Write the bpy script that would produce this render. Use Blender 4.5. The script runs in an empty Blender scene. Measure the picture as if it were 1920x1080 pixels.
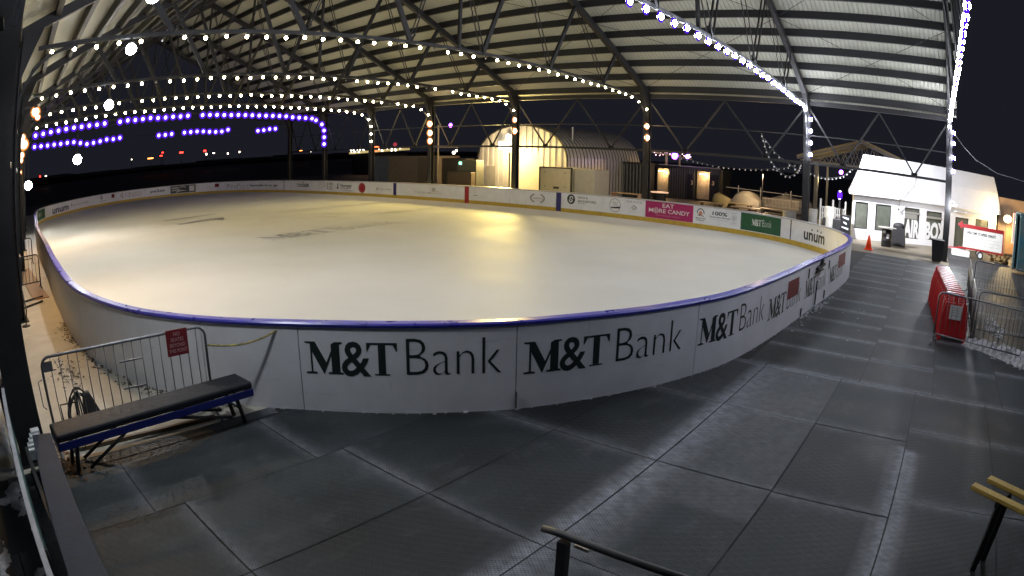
import bpy, math, random
from mathutils import Vector, Matrix
R = random.Random(7)
rad = math.radians
scn = bpy.context.scene
col = scn.collection

# ------------------------------------------------------------------ camera
H = 3.124
yaw, pitch, roll = 0.89424, 0.20781, 0.01879
cy, sy, cp, sp = math.cos(yaw), math.sin(yaw), math.cos(pitch), math.sin(pitch)
F = Vector((sy*cp, cy*cp, -sp)); Rt = Vector((cy, -sy, 0)); Up = Rt.cross(F)
r2 = Rt*math.cos(roll) + Up*math.sin(roll); u2 = Up*math.cos(roll) - Rt*math.sin(roll)
cd = bpy.data.cameras.new("camera"); cam = bpy.data.objects.new("camera", cd); col.objects.link(cam)
m = Matrix.Identity(4)
for i in range(3):
    m[i][0] = r2[i]; m[i][1] = u2[i]; m[i][2] = -F[i]
m.translation = Vector((0, 0, H)); cam.matrix_world = m
cd.type = 'PANO'; cd.sensor_width = 36; cd.sensor_height = 20.25; cd.sensor_fit = 'HORIZONTAL'
cd.clip_start = 0.05; cd.clip_end = 3000
K = dict(panorama_type='FISHEYE_LENS_POLYNOMIAL', fisheye_fov=rad(180), fisheye_polynomial_k0=0.0,
         fisheye_polynomial_k1=-0.81980/18.75, fisheye_polynomial_k2=0.0,
         fisheye_polynomial_k3=-0.07863/18.75**3, fisheye_polynomial_k4=0.0)
for k, v in K.items():
    for holder in (cd, getattr(cd, 'cycles', None)):
        try: setattr(holder, k, v)
        except Exception: pass
scn.camera = cam
# ------------------------------------------------------------------ world / exposure
w = bpy.data.worlds.new("World"); scn.world = w; w.use_nodes = True
nt = w.node_tree; bg = nt.nodes['Background']
sky = nt.nodes.new('ShaderNodeTexSky'); sky.sky_type = 'NISHITA'; sky.sun_disc = False
sky.sun_elevation = rad(-12); sky.sun_rotation = rad(95); sky.altitude = 10
add = nt.nodes.new('ShaderNodeMixRGB'); add.blend_type = 'ADD'; add.inputs[0].default_value = 1
add.inputs[2].default_value = (0.082, 0.086, 0.125, 1)
dim = nt.nodes.new('ShaderNodeMixRGB'); dim.blend_type = 'MULTIPLY'; dim.inputs[0].default_value = 1; dim.inputs[2].default_value = (.25,.25,.25,1)
nt.links.new(sky.outputs[0], dim.inputs[1]); nt.links.new(dim.outputs[0], add.inputs[1]); nt.links.new(add.outputs[0], bg.inputs[0]); bg.inputs[1].default_value = 0.09
scn.view_settings.view_transform = 'Standard'; scn.view_settings.look = 'None'
scn.view_settings.exposure = 0.52; scn.view_settings.gamma = 1
cy_ = scn.cycles
cy_.use_denoising = True; cy_.max_bounces = 5; cy_.diffuse_bounces = 3; cy_.glossy_bounces = 3
cy_.sample_clamp_indirect = 3.0; cy_.sample_clamp_direct = 0; cy_.use_light_tree = True
cy_.caustics_reflective = False; cy_.caustics_refractive = False; cy_.blur_glossy = 1.0

# ------------------------------------------------------------------ helpers
def mat(name, c, rough=.6, metal=0, noise=.12, scale=6, bump=0, bscale=40, c2=None, emit=None, es=0, spec=.5, sc3=None):
    m = bpy.data.materials.new(name); m.use_nodes = True; n = m.node_tree; b = n.nodes['Principled BSDF']
    b.inputs['Roughness'].default_value = rough; b.inputs['Metallic'].default_value = metal
    b.inputs['Specular IOR Level'].default_value = spec
    c = tuple(c) + (1,)
    d = tuple(c2)+(1,) if c2 else tuple(x*(1-noise*2.2) for x in c[:3])+(1,)
    if noise or c2:
        tc = n.nodes.new('ShaderNodeTexCoord'); mp = n.nodes.new('ShaderNodeMapping')
        if sc3: mp.inputs['Scale'].default_value = sc3
        no = n.nodes.new('ShaderNodeTexNoise'); no.inputs['Scale'].default_value = scale; no.inputs['Detail'].default_value = 7
        no.inputs['Roughness'].default_value = .65
        rp = n.nodes.new('ShaderNodeValToRGB'); rp.color_ramp.elements[0].position = .32; rp.color_ramp.elements[1].position = .68
        rp.color_ramp.elements[0].color = d; rp.color_ramp.elements[1].color = c
        L = n.links.new; L(tc.outputs['Object'], mp.inputs[0]); L(mp.outputs[0], no.inputs[0]); L(no.outputs[0], rp.inputs[0]); L(rp.outputs[0], b.inputs['Base Color'])
        rr = n.nodes.new('ShaderNodeMapRange'); rr.inputs[3].default_value = max(.03, rough-.12); rr.inputs[4].default_value = min(1, rough+.12)
        L(no.outputs[0], rr.inputs[0]); L(rr.outputs[0], b.inputs['Roughness'])
        if bump:
            n2 = n.nodes.new('ShaderNodeTexNoise'); n2.inputs['Scale'].default_value = bscale; n2.inputs['Detail'].default_value = 4
            bp = n.nodes.new('ShaderNodeBump'); bp.inputs['Strength'].default_value = bump; bp.inputs['Distance'].default_value = .02
            L(mp.outputs[0], n2.inputs[0]); L(n2.outputs[0], bp.inputs['Height']); L(bp.outputs[0], b.inputs['Normal'])
    else:
        b.inputs['Base Color'].default_value = c
    if emit:
        b.inputs['Emission Color'].default_value = tuple(emit)+(1,); b.inputs['Emission Strength'].default_value = es
    return m

def glow(name, c, s, sample=True):
    m = bpy.data.materials.new(name); m.use_nodes = True; n = m.node_tree
    for x in list(n.nodes): n.nodes.remove(x)
    e = n.nodes.new('ShaderNodeEmission'); e.inputs[0].default_value = tuple(c)+(1,); e.inputs[1].default_value = s
    o = n.nodes.new('ShaderNodeOutputMaterial'); n.links.new(e.outputs[0], o.inputs[0])
    if not sample: m.cycles.emission_sampling = 'NONE'
    return m

class MB:
    def __init__(s): s.v = []; s.f = []; s.mi = []; s.cur = 0
    def face(s, pts):
        i = len(s.v); s.v += [tuple(p) for p in pts]; s.f.append(tuple(range(i, i+len(pts)))); s.mi.append(s.cur)
    def hexa(s, p):   # 8 points: bottom 4 ccw, top 4
        i = len(s.v); s.v += [tuple(q) for q in p]
        for f in ((3,2,1,0),(4,5,6,7),(0,1,5,4),(1,2,6,5),(2,3,7,6),(3,0,4,7)):
            s.f.append(tuple(i+k for k in f)); s.mi.append(s.cur)
    def box(s, x0, x1, y0, y1, z0, z1):
        s.hexa([(x0,y0,z0),(x1,y0,z0),(x1,y1,z0),(x0,y1,z0),(x0,y0,z1),(x1,y0,z1),(x1,y1,z1),(x0,y1,z1)])
    def obox(s, c, ux, uy, uz, a, b, h):   # centre, unit axes, half sizes
        c = Vector(c); ux = Vector(ux)*a; uy = Vector(uy)*b; uz = Vector(uz)*h
        s.hexa([c-ux-uy-uz, c+ux-uy-uz, c+ux+uy-uz, c-ux+uy-uz, c-ux-uy+uz, c+ux-uy+uz, c+ux+uy+uz, c-ux+uy+uz])
    def bar(s, a, b, wd, ht, up=(0,0,1)):
        a = Vector(a); b = Vector(b); d = (b-a); L = d.length; d.normalize(); up = Vector(up)
        x = d.cross(up)
        if x.length < 1e-3: x = d.cross(Vector((1,0,0)))
        x.normalize(); y = x.cross(d)
        s.obox((a+b)/2, x, d, y, wd/2, L/2, ht/2)
    def tube(s, pts, r, n=8, closed=False):
        pts = [Vector(p) for p in pts]; N = len(pts); base = len(s.v); prev = None
        for k, p in enumerate(pts):
            a = pts[k-1] if (k or closed) else p; b = pts[(k+1) % N] if (k < N-1 or closed) else p
            d = (b-a).normalized()
            if prev is None:
                x = d.cross(Vector((0,0,1)));
                if x.length < 1e-3: x = d.cross(Vector((1,0,0)))
            else: x = prev - d*prev.dot(d)
            x.normalize(); prev = x; y = d.cross(x)
            rr = r[k] if isinstance(r, (list, tuple)) else r
            for j in range(n):
                t = 2*math.pi*j/n; s.v.append(tuple(p + x*math.cos(t)*rr + y*math.sin(t)*rr))
        M = N if closed else N-1
        for k in range(M):
            for j in range(n):
                a0 = base+k*n+j; a1 = base+k*n+(j+1) % n; b0 = base+((k+1) % N)*n+j; b1 = base+((k+1) % N)*n+(j+1) % n
                s.f.append((a0, a1, b1, b0)); s.mi.append(s.cur)
        if not closed:
            s.f.append(tuple(base+j for j in range(n-1, -1, -1))); s.mi.append(s.cur)
            s.f.append(tuple(base+(N-1)*n+j for j in range(n))); s.mi.append(s.cur)
    def lathe(s, prof, c=(0,0,0), n=16, axis=None):
        base = len(s.v); c = Vector(c)
        A = Vector(axis or (0,0,1)).normalized(); X = A.orthogonal().normalized(); Y = A.cross(X)
        for r, z in prof:
            for j in range(n):
                t = 2*math.pi*j/n; s.v.append(tuple(c + A*z + X*math.cos(t)*r + Y*math.sin(t)*r))
        for k in range(len(prof)-1):
            for j in range(n):
                s.f.append((base+k*n+j, base+k*n+(j+1) % n, base+(k+1)*n+(j+1) % n, base+(k+1)*n+j)); s.mi.append(s.cur)
        s.f.append(tuple(base+j for j in range(n-1,-1,-1))); s.mi.append(s.cur)
        s.f.append(tuple(base+(len(prof)-1)*n+j for j in range(n))); s.mi.append(s.cur)
    def ball(s, c, r, n=10, k=6, sq=(1,1,1)):
        base = len(s.v)
        for i in range(1, k):
            ph = math.pi*i/k
            for j in range(n):
                t = 2*math.pi*j/n
                s.v.append((c[0]+r*sq[0]*math.sin(ph)*math.cos(t), c[1]+r*sq[1]*math.sin(ph)*math.sin(t), c[2]+r*sq[2]*math.cos(ph)))
        top = len(s.v); s.v.append((c[0], c[1], c[2]+r*sq[2])); s.v.append((c[0], c[1], c[2]-r*sq[2]))
        for i in range(k-2):
            for j in range(n):
                s.f.append((base+i*n+j, base+(i+1)*n+j, base+(i+1)*n+(j+1) % n, base+i*n+(j+1) % n)); s.mi.append(s.cur)
        for j in range(n):
            s.f.append((top, base+j, base+(j+1) % n)); s.mi.append(s.cur)
            s.f.append((top+1, base+(k-2)*n+(j+1) % n, base+(k-2)*n+j)); s.mi.append(s.cur)
    def build(s, name, mats, parent=None, bevel=0, smooth=False):
        me = bpy.data.meshes.new(name); me.from_pydata(s.v, [], s.f); me.update()
        if not isinstance(mats, (list, tuple)): mats = [mats]
        for x in mats: me.materials.append(x)
        for p, i in zip(me.polygons, s.mi):
            p.material_index = i
            p.use_smooth = smooth
        o = bpy.data.objects.new(name, me); col.objects.link(o)
        if parent: o.parent = parent
        if bevel:
            b = o.modifiers.new('bevel', 'BEVEL'); b.width = bevel; b.segments = 2; b.limit_method = 'ANGLE'
        return o

def thing(name, label, cat, group=None, kind=None, loc=(0,0,0), rz=0):
    o = bpy.data.objects.new(name, None); col.objects.link(o); o.empty_display_size = .1
    o.location = loc; o.rotation_euler = (0, 0, rz)
    return tag(o, label, cat, group, kind)
def tag(o, label=None, cat=None, group=None, kind=None):
    if label: o['label'] = label
    if cat: o['category'] = cat
    if group: o['group'] = group
    if kind: o['kind'] = kind
    return o
def dup(root, loc=None, rz=None, label=None):
    r = root.copy(); col.objects.link(r)
    if loc is not None: r.location = loc
    if rz is not None: r.rotation_euler = (0, 0, rz)
    if label: r['label'] = label
    for ch in list(root.children):
        c = ch.copy(); col.objects.link(c); c.parent = r
        for g in ch.children:
            d = g.copy(); col.objects.link(d); d.parent = c
    return r

def text_polys(txt, size=1.0, off=0.0, xs=1.0, align='LEFT', spacing=1.0):
    """default font as flat triangles/polys in x,z; returns (verts, faces, width)"""
    cu = bpy.data.curves.new('t', 'FONT'); cu.body = txt; cu.size = size; cu.offset = off; cu.fill_mode = 'FRONT'; cu.resolution_u = 3
    cu.space_character = spacing
    o = bpy.data.objects.new('t', cu); col.objects.link(o)
    dg = bpy.context.evaluated_depsgraph_get(); me = bpy.data.meshes.new_from_object(o.evaluated_get(dg))
    v = [(p.co.x*xs, p.co.y) for p in me.vertices]; f = [tuple(p.vertices) for p in me.polygons]
    bpy.data.objects.remove(o); bpy.data.curves.remove(cu); bpy.data.meshes.remove(me)
    x0 = min(p[0] for p in v) if v else 0; x1 = max(p[0] for p in v) if v else 0
    v = [(p[0]-x0, p[1]) for p in v]
    return v, f, x1-x0
def fit_text(txt, x0, x1, z0, h, off=0.0, spacing=1.0):
    """text stretched to span x0..x1, with cap height h above z0"""
    v, f, wd = text_polys(txt, 1.0, off, 1, spacing=spacing)
    ymax = max(p[1] for p in v); k = h/ymax
    return [(x0+p[0]/wd*(x1-x0), z0+p[1]*k) for p in v], f
def disc(x, z, r, n=20, r0=0.0, a0=0, a1=2*math.pi, sx=1):
    v = []; f = []
    full = abs(a1-a0-2*math.pi) < 1e-6
    N = n if full else n+1
    for k in range(N):
        t = a0+(a1-a0)*k/n; v.append((x+sx*r*math.cos(t), z+r*math.sin(t)))
        v.append((x+sx*r0*math.cos(t), z+r0*math.sin(t)))
    for k in range(n):
        a = 2*k; b = 2*((k+1) % N); f.append((a, b, b+1, a+1))
    return v, f
def rect(x0, x1, z0, z1, n=1):
    v = []; f = []
    for k in range(n+1):
        x = x0+(x1-x0)*k/n; v += [(x, z0), (x, z1)]
    for k in range(n): f.append((2*k, 2*k+2, 2*k+3, 2*k+1))
    return v, f
def merge(*parts):
    v = []; f = []
    for a, b in parts:
        k = len(v); v += a; f += [tuple(i+k for i in q) for q in b]
    return v, f
def poly(pts): return list(pts), [tuple(range(len(pts)))]
def serif_M(x, z, w_, h):
    def P(a): return [(x+p[0]*w_, z+p[1]*h) for p in a]
    return merge(poly(P([(0,0),(.30,0),(.30,.05),(.19,.07),(.19,.93),(.14,.93),(.14,.07),(0,.05)])),
                 poly(P([(0,.95),(0,1),(.28,1),(.56,.36),(.47,.02),(.14,.80),(.14,.93)])),
                 poly(P([(.47,.02),(.56,.36),(.80,1),(.83,.93),(.50,.02)])),
                 poly(P([(.60,0),(1,0),(1,.05),(.92,.07),(.92,.93),(1,.95),(1,1),(.80,1),(.70,.93),(.70,.07),(.60,.05)])))
def serif_T(x, z, w_, h):
    def P(a): return [(x+p[0]*w_, z+p[1]*h) for p in a]
    return merge(poly(P([(.38,.05),(.38,.94),(.62,.94),(.62,.05)])), poly(P([(.25,0),(.75,0),(.75,.045),(.25,.045)])),
                 poly(P([(.0,.74),(.03,.74),(.14,.935),(.86,.935),(.97,.74),(1,.74),(1,1),(0,1)])))
def bank_logo(x0, x1, z0, h):
    W = x1-x0
    a = serif_M(x0, z0, W*.20, h); b = fit_text('&', x0+W*.192, x0+W*.345, z0-.02*h, h*1.05, .012)
    c = serif_T(x0+W*.325, z0, W*.155, h)
    d = fit_text('Bank', x0+W*.525, x1, z0, h*1.13, -.018)
    return merge(a, b, c, d)
def unum_logo(x0, x1, z0, h):
    W = x1-x0; t = fit_text('unum', x0, x1, z0, h*.62, .03)
    return merge(t, disc(x0+W*.36, z0+h*.83, h*.095), disc(x0+W*.62, z0+h*.88, h*.095), disc(x0+W*.80, z0+h*.83, h*.095))

# ------------------------------------------------------------------ materials
M = {}
M['steel'] = mat('dark_painted_steel', (.012,.0125,.015), .55, .0, .15, 3, .05)
M['steel2'] = mat('grey_galvanised_steel', (.22,.23,.25), .42, .6, .12, 9)
M['deck'] = mat('white_roof_deck', (.44,.445,.375), .6, 0, .06, 1.2, .15, 3)
M['board'] = mat('white_board_plastic', (.83,.85,.90), .42, 0, .05, 2.2, .05, 8)
M['blue'] = mat('blue_cap_rail', (.05,.05,.46), .3, 0, .1, 4)
M['cream'] = mat('white_cap_rail', (.5,.5,.52), .4, 0, .1, 4)
M['yellow'] = mat('yellow_kick_plate', (.62,.43,.05), .4, 0, .12, 5)
M['ink'] = mat('dark_green_ink', (.012,.022,.022), .5, 0, 0)
M['inkg'] = mat('grey_ink', (.30,.30,.29), .5, 0, 0)
M['inkl'] = mat('pale_grey_ink', (.42,.42,.40), .5, 0, 0)
M['inkb'] = mat('navy_ink', (.02,.03,.09), .5, 0, 0)
M['green'] = mat('green_banner', (.005,.095,.035), .45, 0, .08, 3)
M['magenta'] = mat('magenta_banner', (.42,.01,.13), .45, 0, .05, 3)
M['white'] = mat('white_print', (.72,.72,.72), .5, 0, 0)
M['red'] = mat('red_paint', (.38,.015,.02), .45, 0, .08, 5)
M['dkred'] = mat('dark_red_sign', (.20,.012,.018), .5, 0, .12, 5)
M['navy'] = mat('blue_line_paint', (.02,.02,.16), .4, 0, 0)
M['black'] = mat('black_plastic', (.012,.012,.014), .45, 0, .1, 6)
M['blackrubber'] = mat('black_rubber', (.02,.02,.022), .6, 0, .15, 10, .1)
M['vinyl'] = mat('black_vinyl_pad', (.012,.015,.021), .6, 0, .15, 5, .25, 14, spec=.25)
M['bluesteel'] = mat('blue_painted_steel', (.02,.03,.22), .35, .2, .1, 6)
M['timber'] = mat('yellow_treated_timber', (.60,.42,.09), .6, 0, .2, 14, .2, 30, sc3=(1,8,8))
M['plank'] = mat('frosted_plank', (.018,.027,.050), .7, 0, .25, 16, .2, 40)
M['plastred'] = mat('red_barrier_plastic', (.50,.02,.022), .38, 0, .10, 4)
M['paper'] = mat('white_notice', (.6,.62,.62), .6, 0, .05, 6)
M['snow'] = mat('dirty_snow', (.50,.52,.55), .8, 0, .25, 12, .6, 20)
M['leaf'] = mat('dead_leaves', (.28,.15,.06), .8, 0, .3, 20)
M['leafd'] = mat('dark_leaf_litter', (.045,.032,.02), .85, 0, .3, 20)
M['concrete'] = mat('frosted_concrete', (.46,.44,.37), .55, 0, .13, 1.6, .25, 25)
M['tent'] = mat('white_tent_vinyl', (.78,.78,.80), .5, 0, .03, 2)
M['glassd'] = mat('dark_window_glass', (.15,.16,.13), .12, 0, .15, 2, spec=.8)
M['orange'] = mat('orange_cone', (.75,.06,.01), .4, 0, 0)
M['container'] = mat('dark_container_steel', (.035,.036,.038), .45, .2, .15, 4)
M['contblue'] = mat('grey_blue_container', (.16,.19,.24), .5, .1, .12, 4)
M['beige'] = mat('beige_panel', (.26,.20,.14), .6, 0, .1, 3)
M['creampanel'] = mat('cream_panel', (.50,.45,.33), .55, 0, .05, 3)
M['greypanel'] = mat('grey_panel', (.30,.29,.26), .6, 0, .06, 3)
M['hut'] = mat('galvanised_hut', (.62,.60,.55), .38, .35, .08, 2)
M['lightwood'] = mat('pale_table_wood', (.48,.34,.20), .55, 0, .15, 8, sc3=(1,6,1))
M['brown'] = mat('brown_cladding', (.16,.10,.06), .6, 0, .15, 4)
M['teal'] = mat('painted_mural', (.05,.20,.26), .5, 0, 0, 1.3, c2=(.22,.24,.20))
M['blackdark'] = mat('matt_black', (.006,.006,.008), .7, 0, 0)
M['farbuild'] = mat('far_dark_building', (.012,.012,.015), .8, 0, .1, .1)
M['asphalt'] = mat('asphalt', (.045,.046,.05), .62, 0, .2, 1.1, .4, 30)
M['cable'] = mat('black_cable', (.01,.01,.012), .5, 0, 0)
M['rope'] = mat('yellow_black_rope', (.55,.46,.12), .7, 0, 0, 14, c2=(.05,.05,.04))

def deck_detail():
    m = M['deck']; n = m.node_tree; L = n.links.new; b = n.nodes['Principled BSDF']; tc = n.nodes.new('ShaderNodeTexCoord')
    wv = n.nodes.new('ShaderNodeTexWave'); wv.bands_direction = 'Y'; wv.inputs['Scale'].default_value = 1.6; L(tc.outputs['Object'], wv.inputs[0])
    pw_ = n.nodes.new('ShaderNodeMath'); pw_.operation = 'POWER'; pw_.inputs[1].default_value = 8; L(wv.outputs['Fac'], pw_.inputs[0])
    bp = n.nodes.new('ShaderNodeBump'); bp.inputs['Strength'].default_value = .8; bp.inputs['Distance'].default_value = .03; L(pw_.outputs[0], bp.inputs['Height']); L(bp.outputs[0], b.inputs['Normal'])
    old = b.inputs['Base Color'].links[0].from_socket
    mx = n.nodes.new('ShaderNodeMixRGB'); mx.blend_type = 'MULTIPLY'; mx.inputs[2].default_value = (.72,.73,.72,1); L(pw_.outputs[0], mx.inputs[0]); L(old, mx.inputs[1]); L(mx.outputs[0], b.inputs['Base Color'])
deck_detail()
def board_detail():
    m = M['board']; n = m.node_tree; L = n.links.new; b = n.nodes['Principled BSDF']; tc = n.nodes.new('ShaderNodeTexCoord'); old = b.inputs['Base Color'].links[0].from_socket
    for sc_, th, c, f in (((1.2,1.2,26), .66, (.42,.43,.45,1), .40), ((9,9,2.2), .70, (.45,.45,.44,1), .35)):
        mp = n.nodes.new('ShaderNodeMapping'); mp.inputs['Scale'].default_value = sc_; L(tc.outputs['Object'], mp.inputs[0])
        no = n.nodes.new('ShaderNodeTexNoise'); no.inputs['Scale'].default_value = 1.0; no.inputs['Detail'].default_value = 5; no.inputs['Distortion'].default_value = .8; L(mp.outputs[0], no.inputs[0])
        mr = n.nodes.new('ShaderNodeMapRange'); mr.inputs[1].default_value = th; mr.inputs[2].default_value = th+.07; mr.inputs[4].default_value = f; L(no.outputs[0], mr.inputs[0])
        mx = n.nodes.new('ShaderNodeMixRGB'); mx.inputs[2].default_value = c; L(mr.outputs[0], mx.inputs[0]); L(old, mx.inputs[1]); old = mx.outputs[0]
    L(old, b.inputs['Base Color'])
board_detail()
# ------------------------------------------------------------------ mats, ice materials
def mat_rubber():
    m = bpy.data.materials.new('rubber_mat'); m.use_nodes = True; n = m.node_tree; b = n.nodes['Principled BSDF']; L = n.links.new
    N = n.nodes.new
    geo = N('ShaderNodeNewGeometry'); tc = N('ShaderNodeTexCoord')
    # diamond tread: two crossed wave fields chosen by a checker
    chk = N('ShaderNodeTexChecker'); chk.inputs['Scale'].default_value = 34
    L(tc.outputs['Object'], chk.inputs[0])
    def wave(rz):
        mp = N('ShaderNodeMapping'); mp.inputs['Rotation'].default_value = (0, 0, rz); L(tc.outputs['Object'], mp.inputs[0])
        wv = N('ShaderNodeTexWave'); wv.inputs['Scale'].default_value = 11.0; wv.inputs['Distortion'].default_value = 0.3; L(mp.outputs[0], wv.inputs[0]); return wv
    w1 = wave(rad(40)); w2 = wave(rad(-40))
    mx = N('ShaderNodeMix'); mx.data_type = 'FLOAT'; L(chk.outputs['Fac'], mx.inputs[0]); L(w1.outputs['Fac'], mx.inputs[2]); L(w2.outputs['Fac'], mx.inputs[3])
    pw = N('ShaderNodeMath'); pw.operation = 'POWER'; L(mx.outputs[0], pw.inputs[0]); pw.inputs[1].default_value = 6
    bp = N('ShaderNodeBump'); bp.inputs['Strength'].default_value = .55; bp.inputs['Distance'].default_value = .006; L(pw.outputs[0], bp.inputs['Height']); L(bp.outputs[0], b.inputs['Normal'])
    # worn / frosted patches
    n1 = N('ShaderNodeTexNoise'); n1.inputs['Scale'].default_value = .9; n1.inputs['Detail'].default_value = 8; n1.inputs['Roughness'].default_value = .6; L(tc.outputs['Object'], n1.inputs[0])
    r1 = N('ShaderNodeValToRGB'); r1.color_ramp.elements[0].position = .36; r1.color_ramp.elements[1].position = .72
    r1.color_ramp.elements[0].color = (.006,.0095,.0110,1); r1.color_ramp.elements[1].color = (.036,.046,.050,1); L(n1.outputs[0], r1.inputs[0])
    att = N('ShaderNodeAttribute'); att.attribute_name = 'tone'
    mu = N('ShaderNodeMixRGB'); mu.blend_type = 'MULTIPLY'; mu.inputs[0].default_value = 1; L(r1.outputs[0], mu.inputs[1]); L(att.outputs['Color'], mu.inputs[2])
    n5 = N('ShaderNodeTexNoise'); n5.inputs['Scale'].default_value = 1.3; n5.inputs['Detail'].default_value = 9; n5.inputs['Roughness'].default_value = .72
    mp5 = N('ShaderNodeMapping'); mp5.inputs['Scale'].default_value = (1.0, 1.9, 1); mp5.inputs['Location'].default_value = (3.3, 1.7, 0); L(tc.outputs['Object'], mp5.inputs[0]); L(mp5.outputs[0], n5.inputs[0])
    r5 = N('ShaderNodeMapRange'); r5.inputs[1].default_value = .54; r5.inputs[2].default_value = .72; r5.inputs[3].default_value = 0; r5.inputs[4].default_value = .42; L(n5.outputs[0], r5.inputs[0])
    m5 = N('ShaderNodeMixRGB'); m5.inputs[2].default_value = (.082,.090,.094,1); L(r5.outputs[0], m5.inputs[0]); L(mu.outputs[0], m5.inputs[1]); mu = m5
    # pale frost caught along the tread near the seams (attribute frost)
    fa = N('ShaderNodeAttribute'); fa.attribute_name = 'frost'
    n3 = N('ShaderNodeTexNoise'); n3.inputs['Scale'].default_value = 7; n3.inputs['Detail'].default_value = 5; L(tc.outputs['Object'], n3.inputs[0])
    mm = N('ShaderNodeMath'); mm.operation = 'MULTIPLY'; L(fa.outputs['Fac'], mm.inputs[0]); L(n3.outputs[0], mm.inputs[1])
    iv = N('ShaderNodeMath'); iv.operation = 'SUBTRACT'; iv.inputs[0].default_value = 1.25; L(pw.outputs[0], iv.inputs[1])
    m3 = N('ShaderNodeMath'); m3.operation = 'MULTIPLY'; m3.use_clamp = True; L(mm.outputs[0], m3.inputs[0]); L(iv.outputs[0], m3.inputs[1])
    fr = N('ShaderNodeMixRGB'); fr.inputs[2].default_value = (.27,.29,.33,1); L(m3.outputs[0], fr.inputs[0]); L(mu.outputs[0], fr.inputs[1]); L(fr.outputs[0], b.inputs['Base Color'])
    rr = N('ShaderNodeMapRange'); rr.inputs[1].default_value = .35; rr.inputs[2].default_value = .7; rr.inputs[3].default_value = .50; rr.inputs[4].default_value = .72
    L(n1.outputs[0], rr.inputs[0]); L(rr.outputs[0], b.inputs['Roughness']); b.inputs['Specular IOR Level'].default_value = .36
    return m
def mat_ice():
    m = bpy.data.materials.new('ice'); m.use_nodes = True; n = m.node_tree; b = n.nodes['Principled BSDF']; L = n.links.new; N = n.nodes.new
    tc = N('ShaderNodeTexCoord'); n1 = N('ShaderNodeTexNoise'); n1.inputs['Scale'].default_value = .35; n1.inputs['Detail'].default_value = 9; L(tc.outputs['Object'], n1.inputs[0])
    r1 = N('ShaderNodeValToRGB'); r1.color_ramp.elements[0].position = .3; r1.color_ramp.elements[1].position = .75
    r1.color_ramp.elements[0].color = (.66,.66,.60,1); r1.color_ramp.elements[1].color = (.74,.74,.69,1); L(n1.outputs[0], r1.inputs[0]); L(r1.outputs[0], b.inputs['Base Color'])
    prevc = r1.outputs[0]
    for ang, sc_, th in ((25, 3.0, .60), (-50, 4.0, .62), (80, 2.6, .63)):
        mq = N('ShaderNodeMapping'); mq.inputs['Scale'].default_value = (sc_*.22, sc_*7, 1); mq.inputs['Rotation'].default_value = (0, 0, rad(ang)); L(tc.outputs['Object'], mq.inputs[0])
        nq = N('ShaderNodeTexNoise'); nq.inputs['Scale'].default_value = 2.0; nq.inputs['Detail'].default_value = 3; nq.inputs['Distortion'].default_value = .6; L(mq.outputs[0], nq.inputs[0])
        rq = N('ShaderNodeMapRange'); rq.inputs[1].default_value = th; rq.inputs[2].default_value = th+.05; rq.inputs[3].default_value = 0; rq.inputs[4].default_value = .22; L(nq.outputs[0], rq.inputs[0])
        mxq = N('ShaderNodeMixRGB'); mxq.inputs[2].default_value = (.70,.71,.70,1); L(rq.outputs[0], mxq.inputs[0]); L(prevc, mxq.inputs[1]); prevc = mxq.outputs[0]
    L(prevc, b.inputs['Base Color'])
    b.inputs['Roughness'].default_value = .6; b.inputs['Specular IOR Level'].default_value = .025
    mp = N('ShaderNodeMapping'); mp.inputs['Scale'].default_value = (1.2, 5, 1); mp.inputs['Rotation'].default_value = (0, 0, rad(-45)); L(tc.outputs['Object'], mp.inputs[0])
    n2 = N('ShaderNodeTexNoise'); n2.inputs['Scale'].default_value = 1.2; n2.inputs['Detail'].default_value = 5; L(mp.outputs[0], n2.inputs[0])
    bp = N('ShaderNodeBump'); bp.inputs['Strength'].default_value = .12; bp.inputs['Distance'].default_value = .02; L(n2.outputs[0], bp.inputs['Height']); L(bp.outputs[0], b.inputs['Normal'])
    rr = N('ShaderNodeMapRange'); rr.inputs[3].default_value = .50; rr.inputs[4].default_value = .78; L(n1.outputs[0], rr.inputs[0]); L(rr.outputs[0], b.inputs['Roughness'])
    return m
M['rubber'] = mat_rubber(); M['ice'] = mat_ice()

# ------------------------------------------------------------------ ground
g = MB(); g.face([(-900,-900,-.03),(900,-900,-.03),(900,900,-.03),(-900,900,-.03)])
tag(g.build('ground', M['asphalt']), kind='structure')
g = MB(); g.box(-3, 27.84, 6.87, 62, -.05, .0); tag(g.build('concrete_slab', M['concrete']), kind='structure')
M['walk'] = mat('tan_concrete_walk', (.20,.17,.12), .5, 0, .12, 1.2, .2, 20)
g = MB(); g.box(27.9, 46, -1.2, 8.5, -.05, -.004); tag(g.build('concrete_walkway', M['walk']), kind='structure')
wm = mat('dark_water', (.003,.003,.005), .62, 0, 0, spec=.2)
nn = wm.node_tree; tcn = nn.nodes.new('ShaderNodeTexCoord'); nz = nn.nodes.new('ShaderNodeTexNoise'); nz.inputs['Scale'].default_value = .8; bpn = nn.nodes.new('ShaderNodeBump'); bpn.inputs['Strength'].default_value = .35
nn.links.new(tcn.outputs['Object'], nz.inputs[0]); nn.links.new(nz.outputs[0], bpn.inputs['Height']); nn.links.new(bpn.outputs[0], nn.nodes['Principled BSDF'].inputs['Normal'])
g = MB(); g.face([(-400,85,-.02),(120,85,-.02),(260,420,-.02),(-400,420,-.02)]); tag(g.build('water', wm), kind='structure')

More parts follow.
